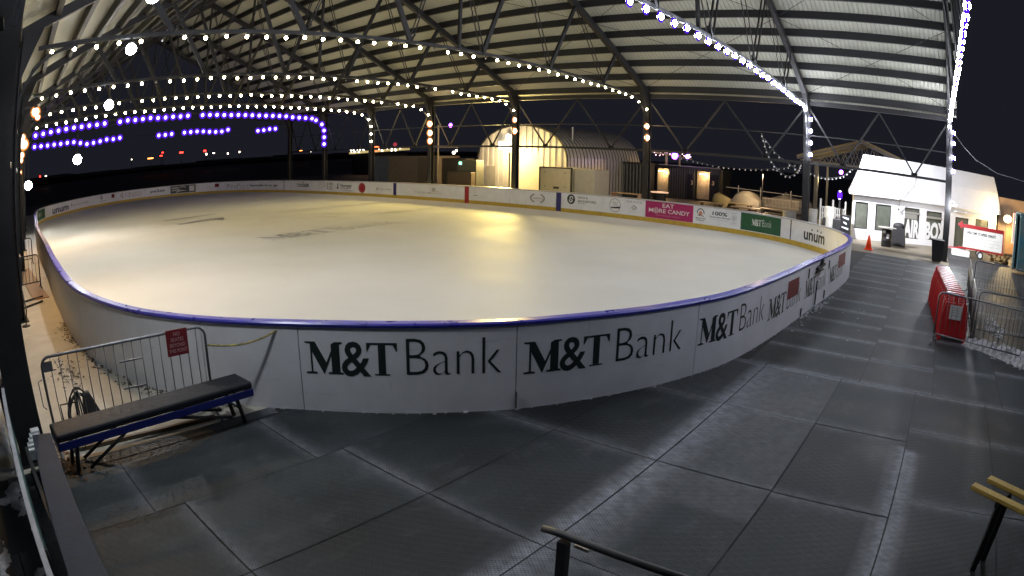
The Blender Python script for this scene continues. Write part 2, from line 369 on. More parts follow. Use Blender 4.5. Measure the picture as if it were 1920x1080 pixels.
# mats: seams measured on the floor; rows run along X
mb = MB(); tones = []; frosts = []
def addmat(x0, x1, y0, y1):
    gp = .009; z = R.uniform(-.002, .004); t = R.uniform(.66, 1.3)
    x0 += gp; x1 -= gp; y0 += gp; y1 -= gp
    nx = max(2, int((x1-x0)/.12)); ny = max(2, int((y1-y0)/.12))
    base = len(mb.v); ang = R.uniform(-.002, .002)
    tl = [R.uniform(0, .009) for _ in range(4)]
    for i in range(nx+1):
        for j in range(ny+1):
            u = i/nx; v = j/ny
            zz = z + (tl[0]*(1-u)*(1-v)+tl[1]*u*(1-v)+tl[2]*u*v+tl[3]*(1-u)*v)
            x = x0+(x1-x0)*u; y = y0+(y1-y0)*v + ang*(u-.5)
            mb.v.append((x, y, zz))
            d = min(y-y0, y1-y); dx = min(x-x0, x1-x)
            fr = 0
            if abs(y0-2.54) < .03 and x < 9.81: fr = max(0, 1-(y-y0)/.26)*1.4
            if abs(y1-2.54) < .03 and x < 9.81: fr = max(fr, max(0, 1-(y1-y)/.55)*1.15, .25 if x > 5 else 0)
            if 1.1 < y0 and x > 7.6 and x < 12: fr = max(fr, .16)
            if abs(y1+.18) < .03 and x < 7.5: fr = max(fr, max(0, 1-(y1-y)/.26)*2.0)
            if abs(y0+.18) < .03 and x < 7.5: fr = max(fr, max(0, 1-(y-y0)/.2)*1.5)
            fr = max(fr, max(0, 1-dx/.16)*(.55 if x < 9.7 else 1.0)*(.6+.8*((hash((round(x0,1), round(y0,1))) % 7)/7)))
            frosts.append(min(1.4, fr)); tones.append(t)
    for i in range(nx):
        for j in range(ny):
            a = base+i*(ny+1)+j; mb.f.append((a, a+ny+1, a+ny+2, a+1)); mb.mi.append(0)
rows = [6.62, 5.26, 3.90, 2.54, 1.18, -.18, -1.54, -2.9, -4.3]
off = {0:-.35, 1:0, 2:0, 3:0, 4:0, 5:.45, 6:.45, 7:.2}
for k in range(len(rows)-1):
    y1, y0 = rows[k], rows[k+1]; x = 5.68 - 2.03*6 + off[k]
    while x < 9.75:
        addmat(x, min(9.80, x+2.03) if x+2.03 > 9.3 else x+2.03, y0, y1); x += 2.03
x = 9.80
while x < 27.7:
    wd = R.uniform(1.27, 1.35); x1 = x+wd if x+wd < 27.3 else 27.84
    addmat(x, x1, .86, 2.90); x = x1
for k, (y0, y1) in enumerate(((-.5, .86), (-1.9, -.5), (-3.3, -1.9), (-4.3, -3.3))):
    x = 9.80; first = 1.4+.3*k
    while x < 27.7:
        wd = first if x == 9.80 else (2.03 if k else R.uniform(1.3, 2.1)); x1 = x+wd if x+wd < 27.2 else 27.84
        addmat(x, x1, y0, y1); x = x1
addmat(5.68-2.03*2, 5.68-2.03, 6.62, 6.86); addmat(1.6, 3.65, 6.62, 6.86); addmat(-.3, 1.6, 6.62, 6.86)
pv = mb.build('rubber_pavement', M['rubber']); tag(pv, kind='structure')
for nm, dat, isc in (('tone', tones, 1), ('frost', frosts, 0)):
    a = pv.data.attributes.new(nm, 'FLOAT_COLOR' if isc else 'FLOAT', 'POINT')
    for i, t in enumerate(dat):
        if isc: a.data[i].color = (t, t, t, 1)
        else: a.data[i].value = t
g = MB(); g.box(-2.5, 27.84, -4.3, 6.86, -.028, -.006); tag(g.build('pavement_base', M['blackdark']), kind='structure')

# ------------------------------------------------------------------ rink path
CP=[(2.02,14.0),(1.95,12.2),(2.0,11.0),(2.12,10.15),(2.45,8.85),(2.98,7.8),(3.47,7.12),(3.98,6.54),(4.88,5.55),(5.9,4.67),(6.77,4.18),(7.5,3.8),(8.35,3.49),(9.3,3.22),(10.7,3.06),(12.5,2.95),(14.5,2.87),(17,2.74),(19.4,2.70),(21.0,2.85),(22.4,3.25),(24.3,4.4),(25.9,6.2),(26.9,8.2),(27.5,11.0),(28.0,15.2),(28.3,20),(28.5,26.4),(28.7,34),(28.75,41),(28.5,48),(27.6,53.2),(26.0,56.8),(23.5,59),(20.5,60.1),(17,60),(13.6,58.5),(10.8,56.1),(8.4,53.0),(6.3,49.5),(5.0,46),(4.3,42),(3.7,36),(2.95,28),(2.5,21),(2.2,17)]
def rink_path(step=.12):
    n=len(CP); raw=[]
    for i in range(n):
        p0,p1,p2,p3=CP[i-1],CP[i],CP[(i+1)%n],CP[(i+2)%n]
        d=[max(1e-4,math.dist(a,b))**.5 for a,b in ((p0,p1),(p1,p2),(p2,p3))]
        for k in range(24):
            t0=0;t1=d[0];t2=t1+d[1];t3=t2+d[2];t=t1+(t2-t1)*k/24
            L=lambda a,b,ta,tb:tuple((a[j]*(tb-t)+b[j]*(t-ta))/(tb-ta) for j in (0,1))
            A1=L(p0,p1,t0,t1);A2=L(p1,p2,t1,t2);A3=L(p2,p3,t2,t3)
            B1=L(A1,A2,t0,t2);B2=L(A2,A3,t1,t3);raw.append(L(B1,B2,t1,t2))
    raw.append(raw[0]); S=[0]
    for a,b in zip(raw,raw[1:]): S.append(S[-1]+math.dist(a,b))
    T=S[-1]; m=int(T/step); out=[];j=0
    for i in range(m):
        s=T*i/m
        while S[j+1]<s: j+=1
        f=(s-S[j])/(S[j+1]-S[j]); out.append((raw[j][0]+(raw[j+1][0]-raw[j][0])*f,raw[j][1]+(raw[j+1][1]-raw[j][1])*f))
    for _ in range(12): out=[((out[i-1][0]+2*out[i][0]+out[(i+1)%m][0])/4,(out[i-1][1]+2*out[i][1]+out[(i+1)%m][1])/4) for i in range(m)]
    return out,T
PT, TL = rink_path(); NP = len(PT)
def at(s, o=0.0, z=0.0):
    q = (s % TL)/TL*NP; i = int(q) % NP; f = q-int(q); a = PT[i]; b = PT[(i+1) % NP]; c = PT[i-1]; d = PT[(i+2) % NP]
    x = a[0]+(b[0]-a[0])*f; y = a[1]+(b[1]-a[1])*f
    tx = (b[0]-c[0])*(1-f)+(d[0]-a[0])*f; ty = (b[1]-c[1])*(1-f)+(d[1]-a[1])*f; l = math.hypot(tx, ty)
    return Vector((x+ty/l*o, y-tx/l*o, z))
BT = 1.14; ICE = .09; TH = .045
def strip(mbd, s0, s1, sect, step=.15):
    """sweep a closed section [(offset, z)] along the path from s0 to s1"""
    n = max(1, int((s1-s0)/step)); b = len(mbd.v); k = len(sect)
    for i in range(n+1):
        s = s0+(s1-s0)*i/n
        for o, z in sect: mbd.v.append(tuple(at(s, o, z)))
    for i in range(n):
        for j in range(k):
            mbd.f.append((b+i*k+j, b+(i+1)*k+j, b+(i+1)*k+(j+1) % k, b+i*k+(j+1) % k)); mbd.mi.append(mbd.cur)
    mbd.f.append(tuple(b+j for j in range(k-1,-1,-1))); mbd.mi.append(mbd.cur)
    mbd.f.append(tuple(b+n*k+j for j in range(k))); mbd.mi.append(mbd.cur)
# ice
n_ = NP//2; g = MB(); pts = [at(i*TL/n_, -.02, ICE) for i in range(n_)]; cen = Vector((15.5, 30, ICE))
g.f.append(tuple(range(len(pts)))); g.v = [tuple(p) for p in pts]; g.mi.append(0)
ice = tag(g.build('ice', M['ice']), kind='structure')
g = MB(); g.v = [tuple(at(i*TL/n_, -.0, -.02)) for i in range(n_)]
rb = thing('rink_boards', 'white curved ice rink boards with a blue cap rail and sponsor adverts', 'rink boards')
seams = [6.6, 8.02, 10.69, 13.62, 16.15, 18.68, 21.2, 23.6]
# outer face panels, each one a part, tiny gaps at the seams
edges = [0.0, 6.60, 8.02, 10.69, 13.62, 16.15, 18.68, 21.2, 23.6, 26.1, 28.5, 30.2, 32.25, 34.8, 37.9, 40.6, 43.2, 46.0, 49.4, 52.84, 56.2, 59.68, 62.2, 65.5, 69, 71.6, 74.45, 78, 81.4, 85, 88.6, 92, 95.6, 99, 102.6, 106, 109.6, 113, 116.6, 120, 123.6, 127.2, 130.6, 134, 137.5, 141, TL]
for a, b in zip(edges, edges[1:]):
    p = MB(); strip(p, a+.006, b-.006, [(TH, .0), (TH, BT-.03), (-TH, BT-.03), (-TH, 0)])
    # small random ragged snow lip is separate
    p.build('board_panel', M['board'], rb)
p = MB(); strip(p, 0, TL, [(TH-.02, -.02), (TH-.02, BT-.04), (-TH+.02, BT-.04), (-TH+.02, -.02)], .4); p.build('backing_frame', M['blackdark'], rb)
capS = [(TH+.02, BT-.045), (TH+.028, BT-.01), (TH+.01, BT+.010), (-TH-.045, BT+.006), (-TH-.06, BT-.01), (-TH-.055, BT-.035)]
p = MB(); strip(p, -6.0, 27.6, capS); p.build('cap_rail', M['blue'], rb)
lav = mat('lit_blue_cap_rail', (.17,.15,.33), .5, 0, .2, 5)  # lavender copy of the cap blue, its lit look put into the colour
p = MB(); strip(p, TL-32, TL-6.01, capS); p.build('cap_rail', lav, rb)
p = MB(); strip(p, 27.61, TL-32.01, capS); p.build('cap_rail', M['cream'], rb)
p = MB(); strip(p, 0, TL, [(-TH-.012, ICE), (-TH-.012, ICE+.20), (-TH+.002, ICE+.20), (-TH+.002, ICE)]); p.build('kick_plate', M['yellow'], rb)
def place(vf, name, m, s_ref, inside, extra=.003, parent=None):
    """flat artwork (x to the right as the viewer sees it, z) wrapped on the board face"""
    v, f = vf; p = MB()
    for x, z in v:
        if inside: q = at(s_ref-x, -(TH+extra), z)
        else: q = at(s_ref+x, TH+extra, z)
        p.v.append(tuple(q))
    p.f = list(f); p.mi = [0]*len(f)
    return p.build(name, m, parent or rb)
# --- outside near face: seven bank logos
for a, b, z0, h in ((8.10, 10.50, .50, .41), (10.78, 13.28, .46, .41), (13.66, 15.95, .45, .41), (16.2, 18.45, .38, .40), (18.85, 20.98, .36, .40), (21.4, 23.3, .36, .40)):
    place(bank_logo(0, b-a, z0, h), 'bank_logo', M['ink'], a, False)
for s0, w0, z0, z1 in ((17.35, .85, .58, .95), (22.5, 1.15, .62, .98)):
    sg = place(rect(0, w0, z0, z1, 5), 'warning_sign', M['dkred'], s0, False, .006)
    lt = mat('dull_sign_print', (.33,.06,.07), .5, 0, 0)
    for q, tx in enumerate(('NO', 'SKATES', 'BEYOND', 'THIS POINT')):
        place(fit_text(tx, w0*.2, w0*.8, z1-.085*(q+1), .05), 'sign_print', lt, s0, False, .008, sg)
# gate hardware: latch post, slots
hw = MB()
for s0, z0, z1, wd in ((10.69, .02, .24, .012), (18.62, .02, .2, .05), (20.9, .06, .26, .05), (19.05, .8, 1.02, .04), (21.2, .78, .98, .04)):
    hw = MB()
    for o in (TH+.006,):
        a = at(s0-wd/2, o, z0); b = at(s0+wd/2, o, z0); n0 = at(s0, o+.02, z0)-at(s0, o, z0)
        hw.hexa([a, b, b+n0, a+n0, a+Vector((0,0,z1-z0)), b+Vector((0,0,z1-z0)), b+n0+Vector((0,0,z1-z0)), a+n0+Vector((0,0,z1-z0))])
    hw.build('gate_latch', M['black'], rb)
gl = MB(); gl.bar(at(19.9, TH+.03, .06), at(19.9, TH+.03, .62), .03, .03); gl.bar(at(19.75, TH+.04, .93), at(20.4, TH+.05, .99), .10, .05); gl.bar(at(20.1, TH+.05, .93), at(20.25, TH+.05, 1.10), .08, .05)
gl.bar(at(19.7, TH+.04, .86), at(20.35, TH+.05, .86), .05, .04); gl.build('gate_handle', M['black'], rb)
# --- inside far face adverts. inner side: viewer's right = decreasing s
def adv(vf, m, s, name='sponsor_print', e=.003): return place(vf, name, M[m], s, True, e)
adv(rect(0, .055*6, .11, BT-.04), 'navy', 59.85, 'blue_line_marking', .004)
adv(rect(0, .36, .11, BT-.04), 'red', 53.0, 'red_line_marking', .014)
adv(rect(0, .33, .11, BT-.04), 'navy', 46.15, 'blue_line_marking', .014)
# right part
gp = adv(rect(0, 2.35, .32, 1.07, 10), 'green', 35.25, 'green_bank_banner')
place(bank_logo(.62, 1.78, .58, .27), 'bank_logo', M['white'], 35.25, True, .007, gp)
mg = adv(rect(0, 2.72, .30, 1.09, 10), 'magenta', 40.58, 'magenta_candy_banner')
for tx, a, b, z, h in (('EAT', .98, 1.64, .84, .19), ('M', .20, .46, .58, .19), ('RE', .80, 1.18, .58, .19), ('CANDY', 1.30, 2.52, .58, .19), ('NEW FOUND CANDY', .62, 2.02, .42, .07)):
    place(fit_text(tx, a, b, z, h, .012), 'banner_lettering', M['white'] if h > .1 else mat('pink_print', (.6,.2,.32), .5, 0, 0), 40.58, True, .007, mg)
place(merge(disc(.63, .67, .14, 24, .118), disc(.63, .67, .085, 20, .06), rect(.56,.70,.66,.68)), 'banner_lettering', M['white'], 40.58, True, .007, mg)
adv(unum_logo(0, 1.62, .46, .50), 'ink', 31.35, e=.004)
adv(disc(0, .68, .12, 20, .10, sx=.4), 'inkg', 28.3)
adv(merge(disc(.0, .80, .21, 24, .165, -.2, math.pi+.2), poly([(-.2,.66),(-.1,.74),(-.04,.70),(.04,.74),(.2,.64),(.12,.64),(.04,.69),(-.05,.65),(-.12,.69)]), fit_text('MOUNTAIN', -.26, .28, .52, .07, .01), fit_text('ENERGY', -.2, .22, .43, .06, .01)), 'ink', 37.45)
adv(disc(0, .79, .10, 20), 'red', 37.45)
place(disc(0, .79, .10, 20), 'sponsor_print', mat('salmon_print', (.6,.25,.17), .5, 0, 0), 37.45, True, .006)
adv(merge(fit_text('100%', .0, .80, .78, .17, .025), fit_text('Employee Owned', -.14, .95, .66, .075, .012)), 'ink', 36.8)
adv(rect(-.1, .9, .57, .58), 'inkg', 36.8)
adv(merge(disc(0, .76, .17, 22, .155, sx=.9), disc(0, .76, .11, 22, .095, sx=.8), rect(-.17,.17,.97,.985), rect(-.17,.17,.52,.535), rect(-.17,.17,.46,.47), fit_text('B', -.05, .06, .70, .12)), 'inkg', 35.62)
# left of the magenta banner
adv(merge(disc(.28, .80, .26, 26, 0.0)), 'ink', 45.45)
adv(merge(disc(.30, .87, .10, 20, .05, -.6, math.pi+.6, 1.2), disc(.26, .73, .10, 20, .05, math.pi-.6, 2*math.pi+.6, 1.2), poly([(.16,.85),(.22,.83),(.4,.75),(.36,.70)])), 'board', 45.45, e=.008)
adv(merge(fit_text('SACO &', .0, .62, .87, .11, .012), fit_text('BIDDEFORD', .0, 1.15, .68, .11, .012), fit_text('SAVINGS', .0, .5, .59, .05)), 'ink', 44.72)
adv(merge(disc(.45, .70, .34, 30, .32), poly([(.2,.60),(.75,.66),(.75,.56),(.2,.54)]), fit_text('LONGFELLOW', .28, .62, .80, .06), fit_text('SINCE', .35, .6, .71, .05, .01)), 'ink', 42.85)
adv(merge(fit_text('THE DOCK', .0, .95, .90, .10, .0), disc(.47, .68, .12, 14, .08), fit_text('FORE', .3, .65, .63, .1), rect(.1,.85,.48,.485)), 'inkg', 41.72)
adv(merge(*[disc(.55+.47*math.cos(t)*sg, .70+.24*math.sin(t), .045, 10, sx=1.4) for t in [(-1.0+.22*k) for k in range(10)] for sg in (-1, 1)], fit_text('Casablanca', .2, .92, .66, .10, .01), rect(.3,.8,.58,.59)), 'inkg', 48.0)
adv(merge(rect(.0,.35,.58,.6), disc(.18,.59,.03,8)), 'ink', 52.3)
adv(merge(fit_text('Yordprom', .0, 1.55, .50, .17, .0)), 'inkl', 57.6)
adv(merge(disc(.5, .80, .12, 14, sx=1.6), rect(.0, 1.3, .56, .58), rect(.3,1.0,.66,.68)), 'inkl', 56.3)
adv(merge(disc(.15, .66, .13, 14, sx=.7), fit_text('chocolate', .3, 1.75, .60, .13, .01)), 'inkl', 61.8)
rd = place(disc(0, .67, .36, 28, sx=1.15), 'sponsor_print', M['red'], 63.45, True, .004)
place(disc(0, .67, .27, 28, .25, sx=1.15), 'sponsor_print', mat('light_red_print', (.5,.15,.14), .5, 0, 0), 63.45, True, .008, rd)
adv(merge(fit_text('Norway', .55, 2.0, .68, .24, .02), fit_text('SAVINGS BANK', .55, 1.75, .55, .09, .01), poly([(0,.58),(.12,.62),(.18,.92),(.34,.98),(.26,.80),(.3,.6),(.2,.5)]), rect(.8,2.1,.40,.42)), 'ink', 66.75)
adv(merge(fit_text('PSA', .0, 1.05, .58, .42, -.02), rect(1.2, 1.35, .45, .98), rect(1.45, 1.95, .80, .98), rect(1.45,1.95,.62,.72), rect(1.45,1.95,.45,.55)), 'inkl', 69.2)
adv(merge(fit_text('TUCKER', .0, 1.85, .60, .26, .035), poly([(.8,.92),(.95,1.0),(1.1,.92)])), 'ink', 72.45)
adv(merge(fit_text('hannaford to go', .0, 4.2, .62, .19, .03), rect(2.6,4.2,.45,.47)), 'ink', 79.6)
adv(merge(fit_text('PeePort', .0, 2.9, .50, .40, -.015), fit_text('OF PORTLAND', .9, 3.0, .38, .09)), 'inkg', 82.7)
adv(rect(0, .5, .66, 1.0), 'dkred', 84.2)
gb = adv(rect(0, 2.75, .34, 1.06, 8), 'green', 89.1, 'dark_green_banner')
gd = mat('grey_green_banner', (.05,.07,.06), .5, 0, 0); gb.data.materials[0] = gd
place(merge(fit_text('MOBILE', .15, .95, .80, .14, .03), fit_text('MARINE', .15, 1.0, .58, .14, .03), poly([(1.0,.85),(1.35,1.02),(1.75,.85),(1.6,.85),(1.35,.95),(1.15,.85)]), poly([(.6,.45),(.9,.60),(1.3,.62),(1.8,.50),(1.3,.54),(.9,.50),(.7,.40)]), rect(2.05,2.6,.45,.98)), 'banner_lettering', M['white'], 89.1, True, .007, gb)
adv(fit_text('pa2as', .0, 1.6, .66, .24, .02), 'inkb', 91.35)
adv(merge(fit_text('CROSS', .55, 2.6, .64, .30, -.01), fit_text('INSURANCE', 1.0, 2.5, .50, .09, .02), disc(.2,.9,.1,10), disc(.05,.72,.1,10), disc(.25,.56,.1,10)), 'inkg', 95.0)
adv(rect(0, .42, .66, 1.0), 'dkred', 96.3)
adv(merge(disc(.3, .84, .17, 16, .09), rect(0,.9,.5,.53)), 'ink', 98.1)
adv(merge(fit_text('hammond lumber', .4, 3.6, .62, .15, .01), rect(0,.22,.62,.86)), 'inkg', 103.6)
adv(unum_logo(0, 3.9, .42, .58), 'inkb', 108.1)
gc = adv(rect(0, 3.6, .34, 1.06, 8), 'green', 113.9, 'green_bank_banner')
place(bank_logo(.9, 2.5, .58, .25), 'bank_logo', M['white'], 113.9, True, .007, gc)
# dark seams between the far boards
for s0 in (74.45, 32.25):
    adv(rect(-.035, .035, ICE, BT-.02), 'black', s0, 'seam_strip', .006)
# snow lip at the foot of the near boards
sn = MB()
for i in range(230):
    s = R.uniform(7.5, 23.5); r = R.uniform(.005, .014)*(1 if R.random() < .9 else 1.7)
    p = at(s, TH+abs(R.gauss(0, .02)), .004); sn.ball((p.x, p.y, r*.4), r, 6, 4, (1.3, 1.3, .7))
for i in range(90):
    s = R.gauss(19.6, .9); r = R.uniform(.01, .035); p = at(s, TH+abs(R.gauss(.08, .12)), 0); sn.ball((p.x, p.y, r*.4), r, 6, 4, (1.3, 1.3, .7))
for i in range(26):
    r = R.uniform(.008, .022); sn.ball((R.uniform(9, 20), R.uniform(.9, 2.4), .006), r, 6, 4, (1.3, 1.3, .5))
tag(sn.build('snow_crumbs', M['snow'], None), 'crumbs of snow scraped along the foot of the near boards', 'snow', kind='stuff')
# painted logos under the ice
iceink = mat('paint_under_ice', (.33,.33,.28), .3, 0, 0); iceink2 = mat('faint_paint_under_ice', (.52,.52,.46), .3, 0, 0)
def on_ice(vf, x, y, sc, ang, m, parent):
    v, f = vf; p = MB(); c, s = math.cos(ang), math.sin(ang)
    for a, b in v: p.v.append((x+(a*c-b*s)*sc, y+(a*s+b*c)*sc, ICE+.004))
    p.f = list(f); p.mi = [0]*len(f); return p.build('painted_logo', m, parent)

# ------------------------------------------------------------------ pavilion
XR = 29.35; YC = [-.94, 6.41, 15.0, 23.5, 30.55, 36.8, 42.95, 48.55]
def XL(y): return .1+.093*(y-7) if y > 7 else .1
ZE, SL, XRG = 6.47, .494, 15.6
ZRG = ZE+SL*(XR-XRG)
def roofz(x, y):
    xl = XL(y)
    if x >= XRG: return ZE+SL*(XR-x)
    return ZE+(ZRG-ZE)*(x-xl)/(XRG-xl)
pav = thing('rink_pavilion', 'long open sided gable roofed pavilion of dark steel trusses over the ice rink', 'pavilion')
Y0, Y1 = -1.35, 49.3
for side in (0, 1):
    p = MB(); n = 40
    for k in range(24):
        ya = Y0+(Y1-Y0)*k/24; yb = Y0+(Y1-Y0)*(k+1)/24
        if side: xs = [XR+.75, XRG]
        else: xs = None
        def P(f, y, dz):
            if side: x = XR+.75+(XRG-XR-.75)*f; z = ZE+SL*(XR-x)
            else: xl = XL(y)-.75; x = xl+(XRG-xl)*f; z = ZRG+(ZE-ZRG)*(XRG-x)/(XRG-XL(y))
            return (x, y, z+.48+dz)
        p.hexa([P(0,ya,0),P(1,ya,0),P(1,yb,0),P(0,yb,0),P(0,ya,.05),P(1,ya,.05),P(1,yb,.05),P(0,yb,.05)])
    p.build('roof_deck', M['deck'], pav)
NPU = 13
for side in (0, 1):
    for k in range(NPU):
        p = MB(); seg = [Y0]+YC[1:-1]+[Y1]
        for a, b in zip(seg, seg[1:]):
            def C(y):
                if side: x = XR+.1-(k*1.07); return Vector((x, y, ZE+SL*(XR-x)+.34))
                xl = XL(y); x = xl-.1+k*(XRG-xl)/NPU*1.0; return Vector((x, y, ZRG+(ZE-ZRG)*(XRG-x)/(XRG-xl)+.34))
            p.bar(C(a)-Vector((0,0,0 if side else .07)), C(b)-Vector((0,0,0 if side else .07)), .15, .32 if side else .46)
        p.build('purlin', M['steel'], pav)
p = MB(); p.bar((XRG, Y0, ZRG+.33), (XRG, Y1, ZRG+.33), .25, .2); p.build('ridge_beam', M['steel'], pav)
def botz(u):   # u 0..1 across the span, cambered bottom chord
    return 6.22+.52*math.sin(math.pi*min(1, max(0, u)))**.8
for i, y in enumerate(YC):
    xl = XL(y); W = XR-xl
    tr = MB()
    tr.bar((XR+.05, y, ZE+.06), (XRG, y, ZRG+.06), .22, .28); tr.bar((xl-.05, y, ZE+.06), (XRG, y, ZRG+.06), .22, .28)
    ro = tr.build('roof_truss', M['steel'], pav)
    bc = MB(); prev = None
    for k in range(33):
        u = k/32; q = (xl+.6+(W-1.2)*u, y, botz(u))
        if prev: bc.bar(prev, q, .07, .10)
        prev = q
    # curved knees
    for sgn, xe in ((1, XR-.16), (-1, xl+.16)):
        pr = None
        for k in range(8):
            t = k/7; q = (xe-sgn*(1.55*(1-math.sin(t*math.pi/2))**1.0), y, 6.22-1.5*(1-math.cos(t*math.pi/2)))
            if pr: bc.bar(pr, q, .06, .08)
            pr = q
    bc.build('bottom_chord', M['steel2' if i == 1 else 'steel'], ro)
    wb = MB()
    for u0, u1 in ((.845, .885), (.70, .765), (.56, .635)):
        for mir in (0, 1):
            a = u0 if not mir else 1-u0; b = u1 if not mir else 1-u1
            xa = xl+W*a; xb = xl+W*b; za = botz(a)
            for dy in ((-.07, .07) if i in (1,) else (0,)):
                wb.bar((xa, y+dy, za), (xb, y+dy, roofz(xb, y)), .1 if dy == 0 else .05, .16 if dy == 0 else .06)
            xc = xl+W*(a-.075 if not mir else a+.075)
            for dy in (-.08, .08): wb.bar((xa, y+dy, za), (xc, y+dy, roofz(xc, y)), .03, .03)
            for dx in (-.18, .18): wb.bar((xa, y, za), (xa+dx, y, za+.28), .05, .05)
    wb.bar((XRG, y, botz(.5)), (XRG, y, ZRG), .1, .1)
    wb.build('web_bars', M['steel'], ro)
for i, y in enumerate(YC):
    for sd in (0, 1):
        y = YC[i]; x = XR if sd else XL(y); p = MB()
        if i == 0 and not sd: continue
        if i == 1 and not sd: x, y = .20, 7.22
        # H section
        for dx in (-.14, .14): p.box(x+dx-.02, x+dx+.02, y-.16, y+.16, 0, 6.55)
        if i == 1 and not sd: p.box(x-.20, x+.20, y-.19, y+.19, 0, 6.55)
        else: p.box(x-.12, x+.12, y-.015, y+.015, 0, 6.55)
        p.box(x-.24, x+.24, y-.22, y+.22, 0, .03)
        # haunch plate
        s = -1 if sd else 1
        p.hexa([(x+s*.16, y-.12, 5.5), (x+s*.17, y-.12, 5.5), (x+s*.17, y+.12, 5.5), (x+s*.16, y+.12, 5.5), (x+s*.16, y-.12, 6.5), (x+s*.75, y-.12, 6.85), (x+s*.75, y+.12, 6.85), (x+s*.16, y+.12, 6.5)])
        if i == 0:
            pass
        p.build('column', M['steel'], pav)
# side girders
for a, b in zip(YC, YC[1:]):
    for sd in (0, 1):
        if not sd and a < 0: continue
        g_ = MB(); X = (lambda y: XR) if sd else XL; L = b-a
        def Pp(t, z): y = a+L*t; return (X(y), y, z)
        g_.bar(Pp(.02, 3.55), Pp(.98, 3.55), .10, .12); g_.bar(Pp(.02, 6.38), Pp(.98, 6.38), .16, .22); g_.bar(Pp(.02, 4.85), Pp(.98, 4.85), .05, .05)
        for u, v in ((.02, .25), (.5, .25), (.5, .75), (.98, .75)):
            g_.bar(Pp(u, 6.1 if u in (.02, .98) else 6.25), Pp(v, 3.6), .06, .08)
        for v in (.25, .75): g_.box(X(a+L*v)-.03, X(a+L*v)+.03, a+L*v-.16, a+L*v+.16, 3.5, 3.72)
        g_.build('side_girder', M['steel'], pav)
# diagonal roof rods in the first bays
p = MB()
for a, b in zip(YC[:3], YC[1:4]):
    for x0, x1 in ((29, 24), (24, 19), (19, 14)):
        for s in (0, 1):
            q0 = (x0 if s else x1, a, roofz(x0 if s else x1, a)+.12); q1 = (x1 if s else x0, b, roofz(x1 if s else x0, b)+.12)
            p.tube([q0, q1], .012, 5)
p.build('brace_rods', M['steel'], pav)

